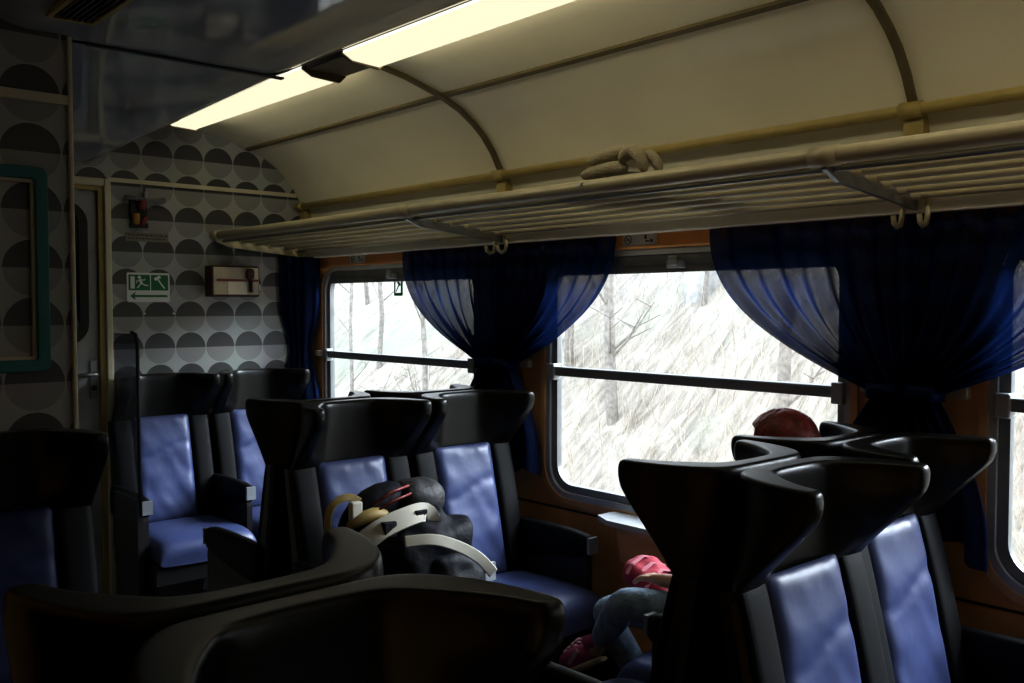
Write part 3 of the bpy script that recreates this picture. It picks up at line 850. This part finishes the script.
# ------------------------------------------------------------------ signs and boxes on the far wall
YS = YE + .001
def text(name, body, size, mat, parent, loc, rot=(R(90), 0, 0)):
    cu = bpy.data.curves.new(name, 'FONT'); cu.body = body; cu.size = size; cu.align_x = 'CENTER'; cu.align_y = 'CENTER'; cu.extrude = .0004
    o = bpy.data.objects.new(name, cu); COL.objects.link(o); cu.materials.append(mat)
    dg = bpy.context.evaluated_depsgraph_get(); me = bpy.data.meshes.new_from_object(o.evaluated_get(dg))
    bpy.data.objects.remove(o)
    o = bpy.data.objects.new(name, me); COL.objects.link(o); o.parent = parent
    o.location = Vector(loc) - world_loc(parent); o.rotation_euler = rot
    return o
s = empty('exit_sign', (1.683, YE, 1.565)); tag(s, 'green and white emergency exit sign with running figure, hammer and arrow', 'sign')
X0, X1, Z0, Z1 = 1.583, 1.787, 1.497, 1.637
b = bmesh.new(); prism(b, rrect(X0, X1, Z0, Z1, .008, 3), 'y', YS - .006, YS); part('board', b, M['white'], s)
b = bmesh.new()
yf0, yf1 = YS - .0075, YS - .006
box(b, X0 + .008, X0 + .108, yf0, yf1, Z0 + .056, Z1 - .010); part('left_panel', b, M['green'], s)
b = bmesh.new(); box(b, X0 + .114, X1 - .008, yf0, yf1, Z0 + .056, Z1 - .010); part('right_panel', b, M['green'], s)
b = bmesh.new(); prism(b, [(X0 + .014, Z0 + .029), (X0 + .040, Z0 + .048), (X0 + .036, Z0 + .034), (X1 - .012, Z0 + .034), (X1 - .012, Z0 + .024), (X0 + .036, Z0 + .024), (X0 + .040, Z0 + .010)], 'y', yf0, yf1); part('arrow', b, M['green'], s)
b = bmesh.new(); y2, y3 = YS - .009, YS - .0075
box(b, X0 + .016, X0 + .036, y2, y3, Z0 + .064, Z1 - .018); part('doorway', b, M['white'], s)
b = bmesh.new()
def fl(pts, w):
    strip(b, [(X0 + p[0], (y2 + y3) / 2, Z0 + p[1]) for p in pts], w, .0015, (0, -1, 0))
prism(b, [(X0 + .058 + .008 * math.cos(k * PI / 6), Z0 + .118 + .008 * math.sin(k * PI / 6)) for k in range(12)], 'y', y2, y3)
fl([(.060, .108), (.070, .086)], .013); fl([(.058, .106), (.044, .098), (.046, .090)], .005); fl([(.064, .108), (.080, .104), (.086, .110)], .005)
fl([(.068, .090), (.058, .080), (.048, .066)], .006); fl([(.071, .088), (.086, .080), (.100, .080)], .006)
part('running_figure', b, M['white'], s)
b = bmesh.new(); fl([(.140, .116), (.178, .066)], .007); fl([(.130, .108), (.158, .122)], .014); part('hammer', b, M['white'], s)

pl = empty('number_plate', (1.69, YE, 1.81)); tag(pl, 'small dull oblong label plate above the exit sign', 'plate')
part('plate', B(1.58, 1.785, YS - .004, YS, 1.785, 1.828), M['plate'], pl, bevel=.001)
b = bmesh.new(); rr = random.Random(5)
for row in (1.815, 1.799):
    x = 1.592
    while x < 1.77:
        w = rr.uniform(.006, .018); box(b, x, x + w, YS - .0055, YS - .004, row - .004, row + .004); x += w + .005
part('worn_print', b, M['plate_dark'], pl)

hm = empty('emergency_hammer', (1.66, YE, 1.93)); tag(hm, 'emergency hammer with red and yellow parts on a dark wall bracket', 'hammer')
part('wall_bracket', B(1.60, 1.68, YS - .02, YS, 1.90, 1.985), M['rubber'], hm, bevel=.004)
b = bmesh.new(); tube(b, [(1.57, YS - .035, 1.985), (1.62, YS - .035, 1.985), (1.68, YS - .035, 1.975), (1.755, YS - .035, 1.985)], [.012, .010, .012, .015], 10); part('grip', b, M['grey_mark'], hm, smooth=True)
b = bmesh.new(); tube(b, [(1.665, YS - .03, 1.98), (1.668, YS - .03, 2.035)], [.012, .009], 10); part('stem', b, M['steel'], hm, smooth=True)
b = bmesh.new(); tube(b, [(1.655, YS - .035, 1.975), (1.645, YS - .035, 1.93)], [.020, .016], 10); part('collar', b, M['red'], hm, smooth=True)
b = bmesh.new(); cyl(b, (1.622, YS - .032, 1.888), .016, .050, 'z', 12); part('cap', b, M['yellow'], hm, smooth=True)
part('lower_clip', B(1.60, 1.68, YS - .03, YS, 1.848, 1.872), M['rubber'], hm, bevel=.003)
b = bmesh.new(); tube(b, [(1.645, YS - .03, 1.86), (1.672, YS - .03, 1.90)], .012, 10); part('latch', b, M['red'], hm, smooth=True)

bx = empty('alarm_box', (2.1, YE, 1.60)); tag(bx, 'cream wall box with a maroon strip and dark pull handle', 'box')
BX0, BX1, BZ0, BZ1 = 1.965, 2.225, 1.525, 1.680
part('case', B(BX0, BX1, YE - .075, YS, BZ0, BZ1), M['brown_dark'], bx, bevel=.008)
yf = YE - .075
part('face', B(BX0 + .012, BX1 - .008, yf - .004, yf + .001, BZ0 + .010, BZ1 - .008), M['box_cream'], bx, bevel=.002)
part('notice', B(BX0 + .085, BX0 + .190, yf - .006, yf - .004, BZ0 + .012, BZ0 + .078), M['box_white'], bx)
part('strip', B(BX0 + .028, BX1 - .012, yf - .008, yf - .004, BZ0 + .076, BZ0 + .088), M['maroon'], bx)
b = bmesh.new(); prism(b, rrect(BX0 + .182, BX0 + .222, BZ0 + .085, BZ1 - .012, .018, 4), 'y', yf - .022, yf - .004); part('handle', b, M['brown_dark'], bx, bevel=.004)
b = bmesh.new(); tube(b, [(BX0 + .205, yf - .014, BZ0 + .08), (BX0 + .207, yf - .014, BZ0 + .022)], .009, 8); part('lever', b, M['brown_dark'], bx, smooth=True)
part('side_catch', B(BX1, BX1 + .014, yf + .02, yf + .035, BZ0 + .035, BZ0 + .065), M['white'], bx)
for k, xx in enumerate((1.666, 1.806)):
    b = bmesh.new(); cyl(b, (xx, YS - .002, 1.442), .0045, .004, 'y', 10); o = part('screw', b, M['white'], loc=(xx, YS, 1.442))
    tag(o, ['small pale screw in the wall under the exit sign, on the left', 'small pale screw in the wall under the exit sign, on the right'][k], 'screw', 'screws under the exit sign')

# teal frame on the partition
nf = empty('notice_frame', (.4, YP, 1.32)); tag(nf, 'empty teal picture frame on the partition at the left edge', 'frame')
b = bmesh.new(); ring_prism(b, rrect(.02, .742, 1.305, 1.845, .02, 4), rrect(.052, .710, 1.337, 1.813, .008, 4), 'y', YP - .024, YP - .001); part('moulding', b, M['teal'], nf, bevel=.004)
b = bmesh.new(); ring_prism(b, rrect(.052, .710, 1.337, 1.813, .006, 4), rrect(.060, .702, 1.345, 1.805, .004, 4), 'y', YP - .012, YP - .001); part('inner_lip', b, M['cream_trim'], nf)

# stickers above the windows
def sticker(y, label, no_smoking=True, w=.14):
    s = empty('wall_sticker', (XW, y, 1.71)); tag(s, label, 'sticker')
    xs = XW - .014
    part('backing', B(xs, XW - .0005, y - w / 2, y + w / 2, 1.694, 1.734), M['sticker'], s)
    b = bmesh.new(); yc = y + w / 2 - .026; zc = 1.714
    pts = lambda r: [(yc + r * math.cos(2 * PI * k / 20), zc + r * math.sin(2 * PI * k / 20)) for k in range(20)]
    ring_prism(b, pts(.0175), pts(.0135), 'x', xs - .0008, xs)
    strip(b, [(xs - .0004, yc + .011, zc + .011), (xs - .0004, yc - .011, zc - .011)], .004, .0008, (1, 0, 0))
    box(b, xs - .0006, xs, yc - .009, yc + .011, zc - .0025, zc + .0025)
    part('ban_symbol', b, M['grey_mark'], s)
    b = bmesh.new(); y0 = y - w / 2
    box(b, xs - .0008, xs, y0 + .040, y0 + .049, 1.714, 1.728); box(b, xs - .0008, xs, y0 + .028, y0 + .045, 1.704, 1.709); box(b, xs - .0008, xs, y0 + .012, y0 + .022, 1.702, 1.712)
    part('pictogram', b, M['rubber'], s)
sticker(2.165, 'pale no-smoking sticker above the middle window', w=.15)
sticker(4.00, 'pale no-smoking sticker above the farthest window', w=.13)
# green sticker on the far pane
gs = empty('window_sticker', (XW + .023, 3.62, 1.57)); tag(gs, 'small green-edged sticker with a pale hammer symbol, on the farthest pane', 'sticker')
y, z = 3.692, 1.572
b = bmesh.new(); ring_prism(b, rrect(y - .035, y + .035, z - .045, z + .045, .006, 3), rrect(y - .022, y + .022, z - .031, z + .032, .004, 3), 'x', XW + .0215, XW + .0235); part('border', b, M['thin_green'], gs)
b = bmesh.new()
box(b, XW + .0207, XW + .0215, y - .022, y + .022, z - .030, z + .032); part('field', b, M['thin_white'], gs)
b = bmesh.new(); strip(b, [(XW + .0203, y + .016, z - .024), (XW + .0203, y - .012, z + .014)], .007, .0008, (1, 0, 0)); strip(b, [(XW + .0203, y + .004, z + .022), (XW + .0203, y - .019, z + .006)], .012, .0008, (1, 0, 0)); part('hammer', b, M['thin_green'], gs)

# ------------------------------------------------------------------ backpack on the seat
bp = empty('backpack', (1.70, 2.44, .49)); tag(bp, 'bulging black backpack with pale straps lying on the aisle seat', 'backpack')
b = bmesh.new(); blob(b, (1.74, 2.42, .655), (.20, .155, .175), 40, 24, 2.7); crumple(b, .045, 11, 2)
for v_ in b.verts:
    if v_.co.z < .497: v_.co.z = .497
part('bag_body', b, M['bag'], bp, smooth=True, sub=1)
b = bmesh.new(); blob(b, (1.80, 2.33, .60), (.12, .11, .11), 28, 18, 2.5); crumple(b, .03, 12, 5)
for v_ in b.verts:
    if v_.co.z < .497: v_.co.z = .497
part('front_pocket', b, M['bag'], bp, smooth=True, sub=1)
b = bmesh.new(); blob(b, (1.785, 2.47, .845), (.085, .09, .075), 28, 16, 2.4); crumple(b, .010, 12, 1); part('top_lid', b, M['bag_grey'], bp, smooth=True, sub=1)
b = bmesh.new(); tube(b, [(1.52, 2.50, .76), (1.58, 2.49, .83), (1.66, 2.48, .865), (1.75, 2.48, .87)], [.03, .055, .062, .05], 14); crumple(b, .01, 14, 3)
rl = part('side_roll', b, M['bag'], bp, smooth=True, sub=1)
b = bmesh.new(); tube(b, [(1.60, 2.43, .862), (1.66, 2.425, .895), (1.73, 2.43, .905)], .0045, 6); tube(b, [(1.60, 2.415, .845), (1.66, 2.405, .872), (1.73, 2.41, .885)], .004, 6); part('piping', b, M['maroon'], rl, smooth=True)
def pxstrap(name, pts, w, th, mat, nrm=(-.6, -.7, .4), parent=bp):
    b = bmesh.new()
    # smooth polyline
    P = [Vector(p) for p in pts]; S = []
    for i in range(len(P) - 1):
        p0, p1, p2, p3 = P[max(i - 1, 0)], P[i], P[i + 1], P[min(i + 2, len(P) - 1)]
        for k in range(6):
            t = k / 6; S.append(.5 * ((2 * p1) + (-p0 + p2) * t + (2 * p0 - 5 * p1 + 4 * p2 - p3) * t * t + (-p0 + 3 * p1 - 3 * p2 + p3) * t ** 3))
    S.append(P[-1]); strip(b, S, w, th, nrm)
    return part(name, b, mat, parent, bevel=.003)
pxstrap('shoulder_strap', [(1.60, 2.27, .775), (1.68, 2.235, .775), (1.76, 2.215, .745), (1.83, 2.20, .70), (1.88, 2.19, .645)], .034, .012, M['strap'])
pxstrap('padded_strap', [(1.50, 2.36, .765), (1.56, 2.34, .805), (1.64, 2.33, .83), (1.72, 2.33, .835), (1.75, 2.33, .79)], .062, .016, M['strap'])
for q, (x, z) in enumerate(((1.585, .812), (1.700, .832))):
    part('dark_patch', B(x - .022, x + .022, 2.322 - .004, 2.345, z - .030, z + .016), M['bag'], bp, bevel=.003)
pxstrap('loop_strap', [(1.60, 2.47, .845), (1.545, 2.48, .885), (1.49, 2.49, .870), (1.468, 2.49, .82), (1.475, 2.49, .765), (1.51, 2.49, .735)], .024, .006, M['tan'])
b = bmesh.new(); box(b, 1.515, 1.555, 2.425, 2.450, .815, .880); part('buckle', b, M['strap'], bp, bevel=.006)
b = bmesh.new(); tube(b, [(1.50, 2.44, .80), (1.56, 2.42, .835), (1.62, 2.42, .835), (1.66, 2.43, .81)], [.012, .026, .024, .012], 12); crumple(b, .008, 18, 2); part('tan_pocket', b, M['tan'], bp, smooth=True, sub=1)

# ------------------------------------------------------------------ the seated person
pe = empty('person', (2.19, 1.42, .49)); tag(pe, 'person with red-brown hair in jeans and pink shoes, sitting by the middle window', 'person')
J = {
    'pelvis': ((2.19, 1.36, .585), (.115, .095)), 'belly': ((2.19, 1.345, .68), (.105, .080)), 'chest': ((2.19, 1.335, .80), (.115, .082)),
    'upper': ((2.19, 1.335, .885), (.095, .070)), 'neck': ((2.19, 1.345, .945), .042), 'skullbase': ((2.185, 1.36, 1.005), .048),
    'head': ((2.182, 1.365, 1.085), (.072, .082)), 'crown': ((2.18, 1.36, 1.145), (.058, .066)),
    'sh_l': ((2.075, 1.34, .885), .045), 'el_l': ((2.03, 1.46, .725), .034), 'wr_l': ((2.045, 1.640, .710), .020), 'palm_l': ((2.06, 1.675, .700), (.026, .013)),
    'sh_r': ((2.305, 1.34, .885), .045), 'el_r': ((2.345, 1.47, .715), .034), 'wr_r': ((2.29, 1.66, .69), .023), 'palm_r': ((2.27, 1.70, .685), (.030, .014)),
    'hip_l': ((2.12, 1.41, .575), .068), 'mid_l': ((2.035, 1.58, .630), .053), 'knee_l': ((1.970, 1.730, .645), .040), 'calf_l': ((2.030, 1.82, .56), .038), 'ank_l': ((2.105, 1.945, .445), .025), 'heel_l': ((2.105, 1.96, .41), .028), 'ball_l': ((2.108, 2.05, .355), .028), 'toe_l': ((2.112, 2.10, .328), .022),
    'hip_r': ((2.25, 1.42, .570), .068), 'mid_r': ((2.20, 1.70, .560), .053), 'knee_r': ((2.150, 1.985, .53), .040), 'calf_r': ((2.20, 1.93, .40), .038), 'ank_r': ((2.31, 1.82, .12), .026), 'heel_r': ((2.31, 1.81, .060), .028), 'ball_r': ((2.30, 1.91, .048), .028), 'toe_r': ((2.30, 1.95, .044), .022),
}
edges = [('pelvis', 'belly'), ('belly', 'chest'), ('chest', 'upper'), ('upper', 'neck'), ('neck', 'skullbase'), ('skullbase', 'head'), ('head', 'crown')]
for s in 'lr':
    edges += [('upper', 'sh_' + s), ('sh_' + s, 'el_' + s), ('el_' + s, 'wr_' + s), ('wr_' + s, 'palm_' + s),
              ('pelvis', 'hip_' + s), ('hip_' + s, 'mid_' + s), ('mid_' + s, 'knee_' + s), ('knee_' + s, 'calf_' + s), ('calf_' + s, 'ank_' + s), ('ank_' + s, 'heel_' + s), ('heel_' + s, 'ball_' + s), ('ball_' + s, 'toe_' + s)]
# fingers: four curled ones and a thumb on each hand, all resting on the lap
for s, sx, base in (('l', 1, Vector((2.06, 1.675, .700))), ('r', -1, Vector((2.27, 1.70, .685)))):
    for k, (dx, ln) in enumerate(((-.024, .050), (-.008, .058), (.008, .055), (.022, .042))):
        prev = 'palm_' + s
        for q, (f, dz) in enumerate(((.38, .004), (.72, -.004), (1.0, -.018))):
            nm = 'f%d%d_%s' % (k, q, s)
            J[nm] = (tuple(base + Vector((dx * (1 + .15 * q), .022 + ln * f, dz))), .0085 - .0008 * q)
            edges.append((prev, nm)); prev = nm
    prev = 'palm_' + s
    for q, v_ in enumerate((Vector((sx * .030, -.002, -.004)), Vector((sx * .044, .020, -.010)), Vector((sx * .046, .040, -.014)))):
        nm = 't%d_%s' % (q, s); J[nm] = (tuple(base + v_), .0095 - .001 * q); edges.append((prev, nm)); prev = nm
body = skin('body', J, edges, 'pelvis', M['skin'], pe)
# clothes: slightly larger chains over the same joints
def sub_chain(keys, links, grow):
    return {k: (J[k][0], tuple(r + grow for r in (J[k][1] if isinstance(J[k][1], tuple) else (J[k][1],) * 2))) for k in keys}, links
ks = ['pelvis'] + [a + '_' + s for s in 'lr' for a in ('hip', 'mid', 'knee', 'calf', 'ank')]
jj, ll = sub_chain(ks, [e for e in edges if e[0] in ks and e[1] in ks], .010)
skin('jeans', jj, ll, 'pelvis', M['jeans'], pe)
ks = ['pelvis', 'belly', 'chest', 'upper'] + [a + '_' + s for s in 'lr' for a in ('sh', 'el')]
jj, ll = sub_chain(ks, [e for e in edges if e[0] in ks and e[1] in ks], .012)
for s in 'lr':
    a, c = Vector(J['el_' + s][0]), Vector(J['wr_' + s][0]); jj['cuff_' + s] = (tuple(a.lerp(c, .86)), (.038, .038)); ll.append(('el_' + s, 'cuff_' + s))
jj['pelvis'] = (J['pelvis'][0], (.128, .108))
skin('jumper', jj, ll, 'chest', M['top'], pe)
# shoes
for s in 'lr':
    hp, bp_, tp = (Vector(J[k + s][0]) for k in ('heel_', 'ball_', 'toe_'))
    d = (tp - hp).normalized(); up = Vector((0, 0, 1)) - d * d.z; up.normalize(); sd = d.cross(up)
    Mx = Matrix((sd, d, up)).transposed()
    b = bmesh.new(); c0 = hp.lerp(tp, .52)
    blob(b, c0, (.036, .096, .034), 24, 14, 2.6, Mx)
    tube(b, [hp + up * .01, hp + up * .048 - d * .004], [.034, .035], 14)
    sh = part('shoe', b, M['pink'], pe, smooth=True)
    b = bmesh.new(); blob(b, c0 - up * .032, (.038, .102, .012), 24, 8, 3.2, Mx); part('sole', b, M['sole'], sh, smooth=True)
    b = bmesh.new()
    for q in range(4):
        c1 = c0 + d * (.045 - .022 * q) + up * (.030 + .005 * q); tube(b, [c1 - sd * .022, c1 + up * .006, c1 + sd * .022], .0045, 6)
    part('laces', b, M['pink_light'], sh, smooth=True)
    b = bmesh.new(); strip(b, [c0 - sd * .0375 + d * .02 - up * .01, c0 - sd * .0375 - d * .04 + up * .018], .014, .004, tuple(-sd)); part('side_stripe', b, M['pink_light'], sh)
# hair cap with a bob, face features
hc = Vector((2.181, 1.357, 1.108))
b = bmesh.new(); blob(b, hc, (.088, .098, .100), 48, 30, 2.15)
for v_ in list(b.verts):
    rel = v_.co - hc
    if rel.y > .045 and rel.z < .045: v_.co.y = hc.y + .045 + (rel.y - .045) * .1
    if rel.z < -.02: v_.co.z = hc.z + rel.z * 1.45
    v_.co += rel.normalized() * .004 * noise.noise(Vector((rel.x * 90, rel.y * 90, rel.z * 14)))
part('hair', b, M['hair'], pe, smooth=True, sub=1)
for sx in (-1, 1):
    b = bmesh.new(); blob(b, (2.182 + sx * .030, 1.438, 1.078), (.012, .008, .008), 14, 8); part('eye', b, M['eye'], pe, smooth=True)
    b = bmesh.new(); blob(b, (2.182 + sx * .080, 1.375, 1.068), (.010, .018, .028), 14, 10); part('ear', b, M['skin'], pe, smooth=True)
b = bmesh.new(); tube(b, [(2.182, 1.445, 1.080), (2.182, 1.458, 1.058), (2.182, 1.452, 1.048)], [.007, .011, .010], 10); part('nose', b, M['skin'], pe, smooth=True)
b = bmesh.new(); blob(b, (2.182, 1.436, 1.024), (.020, .008, .006), 14, 8); part('mouth', b, M['lip'], pe, smooth=True)

# crimson jacket on the lap
jk = empty('folded_jacket', (2.22, 1.83, .66)); tag(jk, "folded crimson jacket with pale pink stripes on the person's lap", 'jacket')
b = bmesh.new(); blob(b, (2.20, 1.80, .640), (.075, .11, .040), 30, 14, 2.8, Matrix.Rotation(R(20), 3, 'X')); crumple(b, .012, 16, 4); part('jacket_body', b, M['crimson'], jk, smooth=True)
for q in range(4):
    b = bmesh.new(); yy = 1.74 + q * .038
    strip(b, [(2.125, yy, .648 + (yy - 1.80) * .36), (2.15, yy, .674 + (yy - 1.80) * .36), (2.20, yy, .690 + (yy - 1.80) * .36), (2.255, yy, .674 + (yy - 1.80) * .36)], .013, .004, (0, 0, 1)); part('stripe', b, M['pink_stripe'], jk)

# ------------------------------------------------------------------ outside: a steep bank of bare trees
bm = bmesh.new(); NX, NY = 40, 90
gr = []
def bank(x, y):
    d = x - 5.2
    base = -.9 if d < 0 else -.9 + 7.2 * (1 - math.exp(-d / 7.0))
    return base + .18 * noise.noise(Vector((x * .6, y * .6, 0))) + .07 * noise.noise(Vector((x * 2.3, y * 2.3, 5)))
for j in range(NY + 1):
    y = -22 + 70 * j / NY
    gr.append([bm.verts.new((x, y, bank(x, y))) for x in [3.2 + 22 * (i / NX) ** 1.3 for i in range(NX + 1)]])
for j in range(NY):
    for i in range(NX): bm.faces.new((gr[j][i], gr[j][i + 1], gr[j + 1][i + 1], gr[j + 1][i]))
struct('ground', bm, M['hill'], smooth=True)

struct('ground_left', B(-40, -1.6, -30, 40, -1.0, -.9), M['hill'])
def tree_proto(seed):
    r = random.Random(seed); b = bmesh.new()
    h = r.uniform(5.0, 8.0); pts = []; x = y = 0
    for k in range(9):
        pts.append((x, y, -.2 + h * k / 8)); x += r.uniform(-.09, .09); y += r.uniform(-.09, .09)
    r0 = r.uniform(.03, .075)
    tube(b, pts, [r0 * (1 - .8 * k / 8) for k in range(9)], 7)
    br = bmesh.new()
    for q in range(16):
        f = r.uniform(.12, .95); i = int(f * 8); p = Vector(pts[i]).lerp(Vector(pts[min(i + 1, 8)]), f * 8 - i)
        a = r.uniform(0, 2 * PI); ln = r.uniform(.35, .8) * (1.1 - .5 * f)
        e1 = p + Vector((math.cos(a) * ln * .5, math.sin(a) * ln * .5, ln * .45)); e2 = e1 + Vector((math.cos(a + r.uniform(-.5, .5)) * ln * .4, math.sin(a + r.uniform(-.5, .5)) * ln * .4, ln * .6))
        rb = r0 * .28
        tube(br, [p, e1, e2], [rb, rb * .7, rb * .3], 5)
        for _ in range(3):
            m = e1.lerp(e2, r.uniform(0, .9)); a2 = r.uniform(0, 2 * PI); l2 = ln * r.uniform(.25, .5)
            tube(br, [m, m + Vector((math.cos(a2) * l2, math.sin(a2) * l2, l2 * .5))], [rb * .45, rb * .2], 4)
    out = []
    for nm, q, mt in (('trunk', b, M['bark']), ('branches', br, M['bark'])):
        me = bpy.data.meshes.new(nm); bmesh.ops.recalc_face_normals(q, faces=q.faces[:]); q.to_mesh(me); q.free(); me.materials.append(mt); out.append(me)
    return out
protos = [tree_proto(s) for s in range(6)]
r = random.Random(21)
spots = []
for k in range(4000):
    ang = R(r.uniform(22, 84)); dist = r.uniform(6.2, 22)
    x = max(5.6, dist * math.sin(ang)); y = x / math.tan(ang)
    if all(abs(x - p[0]) > 1.15 or abs(y - p[1]) > 1.15 for p in spots) and len(spots) < 90: spots.append((x, y))
for k, (x, y) in enumerate(spots):
    t = empty('bare_tree', (x, y, bank(x, y)), r.uniform(0, 6.28)); sc = r.uniform(.75, 1.0); t.scale = (sc, sc, sc)
    tag(t, 'thin bare winter tree on the bank outside the windows', 'tree', 'bare trees on the bank outside')
    for nm, me in zip(('trunk', 'branches'), protos[k % 6]):
        o = bpy.data.objects.new(nm, me); COL.objects.link(o); o.parent = t
# one pale ivy-topped trunk in the middle window
x = 8.2; y = x / math.tan(R(41.8 + 11.5)); zb = bank(x, y)
t = empty('broken_trunk', (x, y, zb)); tag(t, 'pale broken trunk topped with ivy, seen through the middle window', 'tree trunk')
b = bmesh.new(); tube(b, [(x, y, zb - .2), (x + .02, y, zb + .9), (x, y + .02, zb + 1.75)], [.20, .17, .16], 10); part('trunk', b, M['bark_light'], t, smooth=True)
b = bmesh.new(); rr = random.Random(9)
for q in range(260):
    a = rr.uniform(0, 6.28); z = zb + 1.75 - abs(rr.gauss(0, .35)); rd = .17 + rr.uniform(0, .08); c = Vector((x + rd * math.cos(a), y + rd * math.sin(a), z)); n = Vector((rr.uniform(-1, 1), rr.uniform(-1, 1), rr.uniform(-1, 1))).normalized(); u = n.orthogonal().normalized() * .05; w = n.cross(u)
    b.faces.new([b.verts.new(c + u), b.verts.new(c + w), b.verts.new(c - u), b.verts.new(c - w)])
part('ivy_leaves', b, M['ivy'], t)
# uncountable dry undergrowth
b = bmesh.new(); rr = random.Random(4)
for q in range(12000):
    ang = R(rr.uniform(18, 88)); dist = rr.uniform(5.8, 12)
    x = max(5.3, dist * math.sin(ang)); y = x / math.tan(ang)
    z = bank(x, y); h = rr.uniform(.12, .55); lean = Vector((rr.uniform(-.5, .5), rr.uniform(-.5, .5), 1)).normalized()
    p0 = Vector((x, y, z - .05)); p1 = p0 + lean * h * .6; p2 = p1 + (lean + Vector((rr.uniform(-.6, .6), rr.uniform(-.6, .6), 0))).normalized() * h * .5
    s = Vector((rr.uniform(-1, 1), rr.uniform(-1, 1), 0)).normalized() * rr.uniform(.0015, .005)
    va = [b.verts.new(v) for v in (p0 - s, p0 + s, p1 + s * .7, p1 - s * .7, p2)]
    b.faces.new(va[:4]); b.faces.new((va[3], va[2], va[4]))
o = part('dry_undergrowth', b, M['straw']); tag(o, 'tangled dry grass and brambles covering the bank outside', 'undergrowth', kind='stuff')

# ------------------------------------------------------------------ light
w = bpy.data.worlds.new('overcast'); scene.world = w; w.use_nodes = True
nt = w.node_tree; nt.nodes.clear()
out = nt.nodes.new('ShaderNodeOutputWorld'); bg = nt.nodes.new('ShaderNodeBackground')
tc = nt.nodes.new('ShaderNodeTexCoord'); sx = nt.nodes.new('ShaderNodeSeparateXYZ'); rp = nt.nodes.new('ShaderNodeValToRGB')
nt.links.new(tc.outputs['Generated'], sx.inputs[0]); nt.links.new(sx.outputs['Z'], rp.inputs['Fac'])
rp.color_ramp.elements[0].color = (.86, .92, 1, 1); rp.color_ramp.elements[1].color = (.78, .88, 1, 1)
nt.links.new(rp.outputs[0], bg.inputs['Color']); bg.inputs['Strength'].default_value = 3.6
nt.links.new(bg.outputs[0], out.inputs['Surface'])
sun = bpy.data.lights.new('sky_sun', 'SUN'); sun.energy = 7.5; sun.angle = R(36); sun.color = (.86, .92, 1.0)
so = bpy.data.objects.new('sky_sun', sun); COL.objects.link(so)
dirv = Vector((-1, .42, -.62)).normalized()
so.rotation_euler = dirv.to_track_quat('-Z', 'Y').to_euler()
for i, (a, c) in enumerate(WINS):
    ld = bpy.data.lights.new('window_portal', 'AREA'); ld.shape = 'RECTANGLE'; ld.size = c - a; ld.size_y = WZ1 - WZ0
    ld.cycles.is_portal = True
    lo = bpy.data.objects.new('window_portal', ld); COL.objects.link(lo); lo.location = (XW + .12, (a + c) / 2, (WZ0 + WZ1) / 2)
    lo.rotation_euler = Vector((-1, 0, 0)).to_track_quat('-Z', 'Y').to_euler()

# ------------------------------------------------------------------ camera
cam = bpy.data.cameras.new('camera'); co = bpy.data.objects.new('camera', cam); COL.objects.link(co)
cam.sensor_width = 36; cam.lens = 933 / 1024 * 36; cam.clip_start = .02
co.location = (0, 0, E); co.rotation_euler = (R(90 - 2.2), 0, R(-41.8))
scene.camera = co
scene.view_settings.view_transform = 'Standard'
scene.view_settings.look = 'None'
scene.view_settings.exposure = 0.68
scene.view_settings.gamma = 0.78
scene.cycles.use_denoising = True
scene.cycles.max_bounces = 8
scene.cycles.transparent_max_bounces = 16
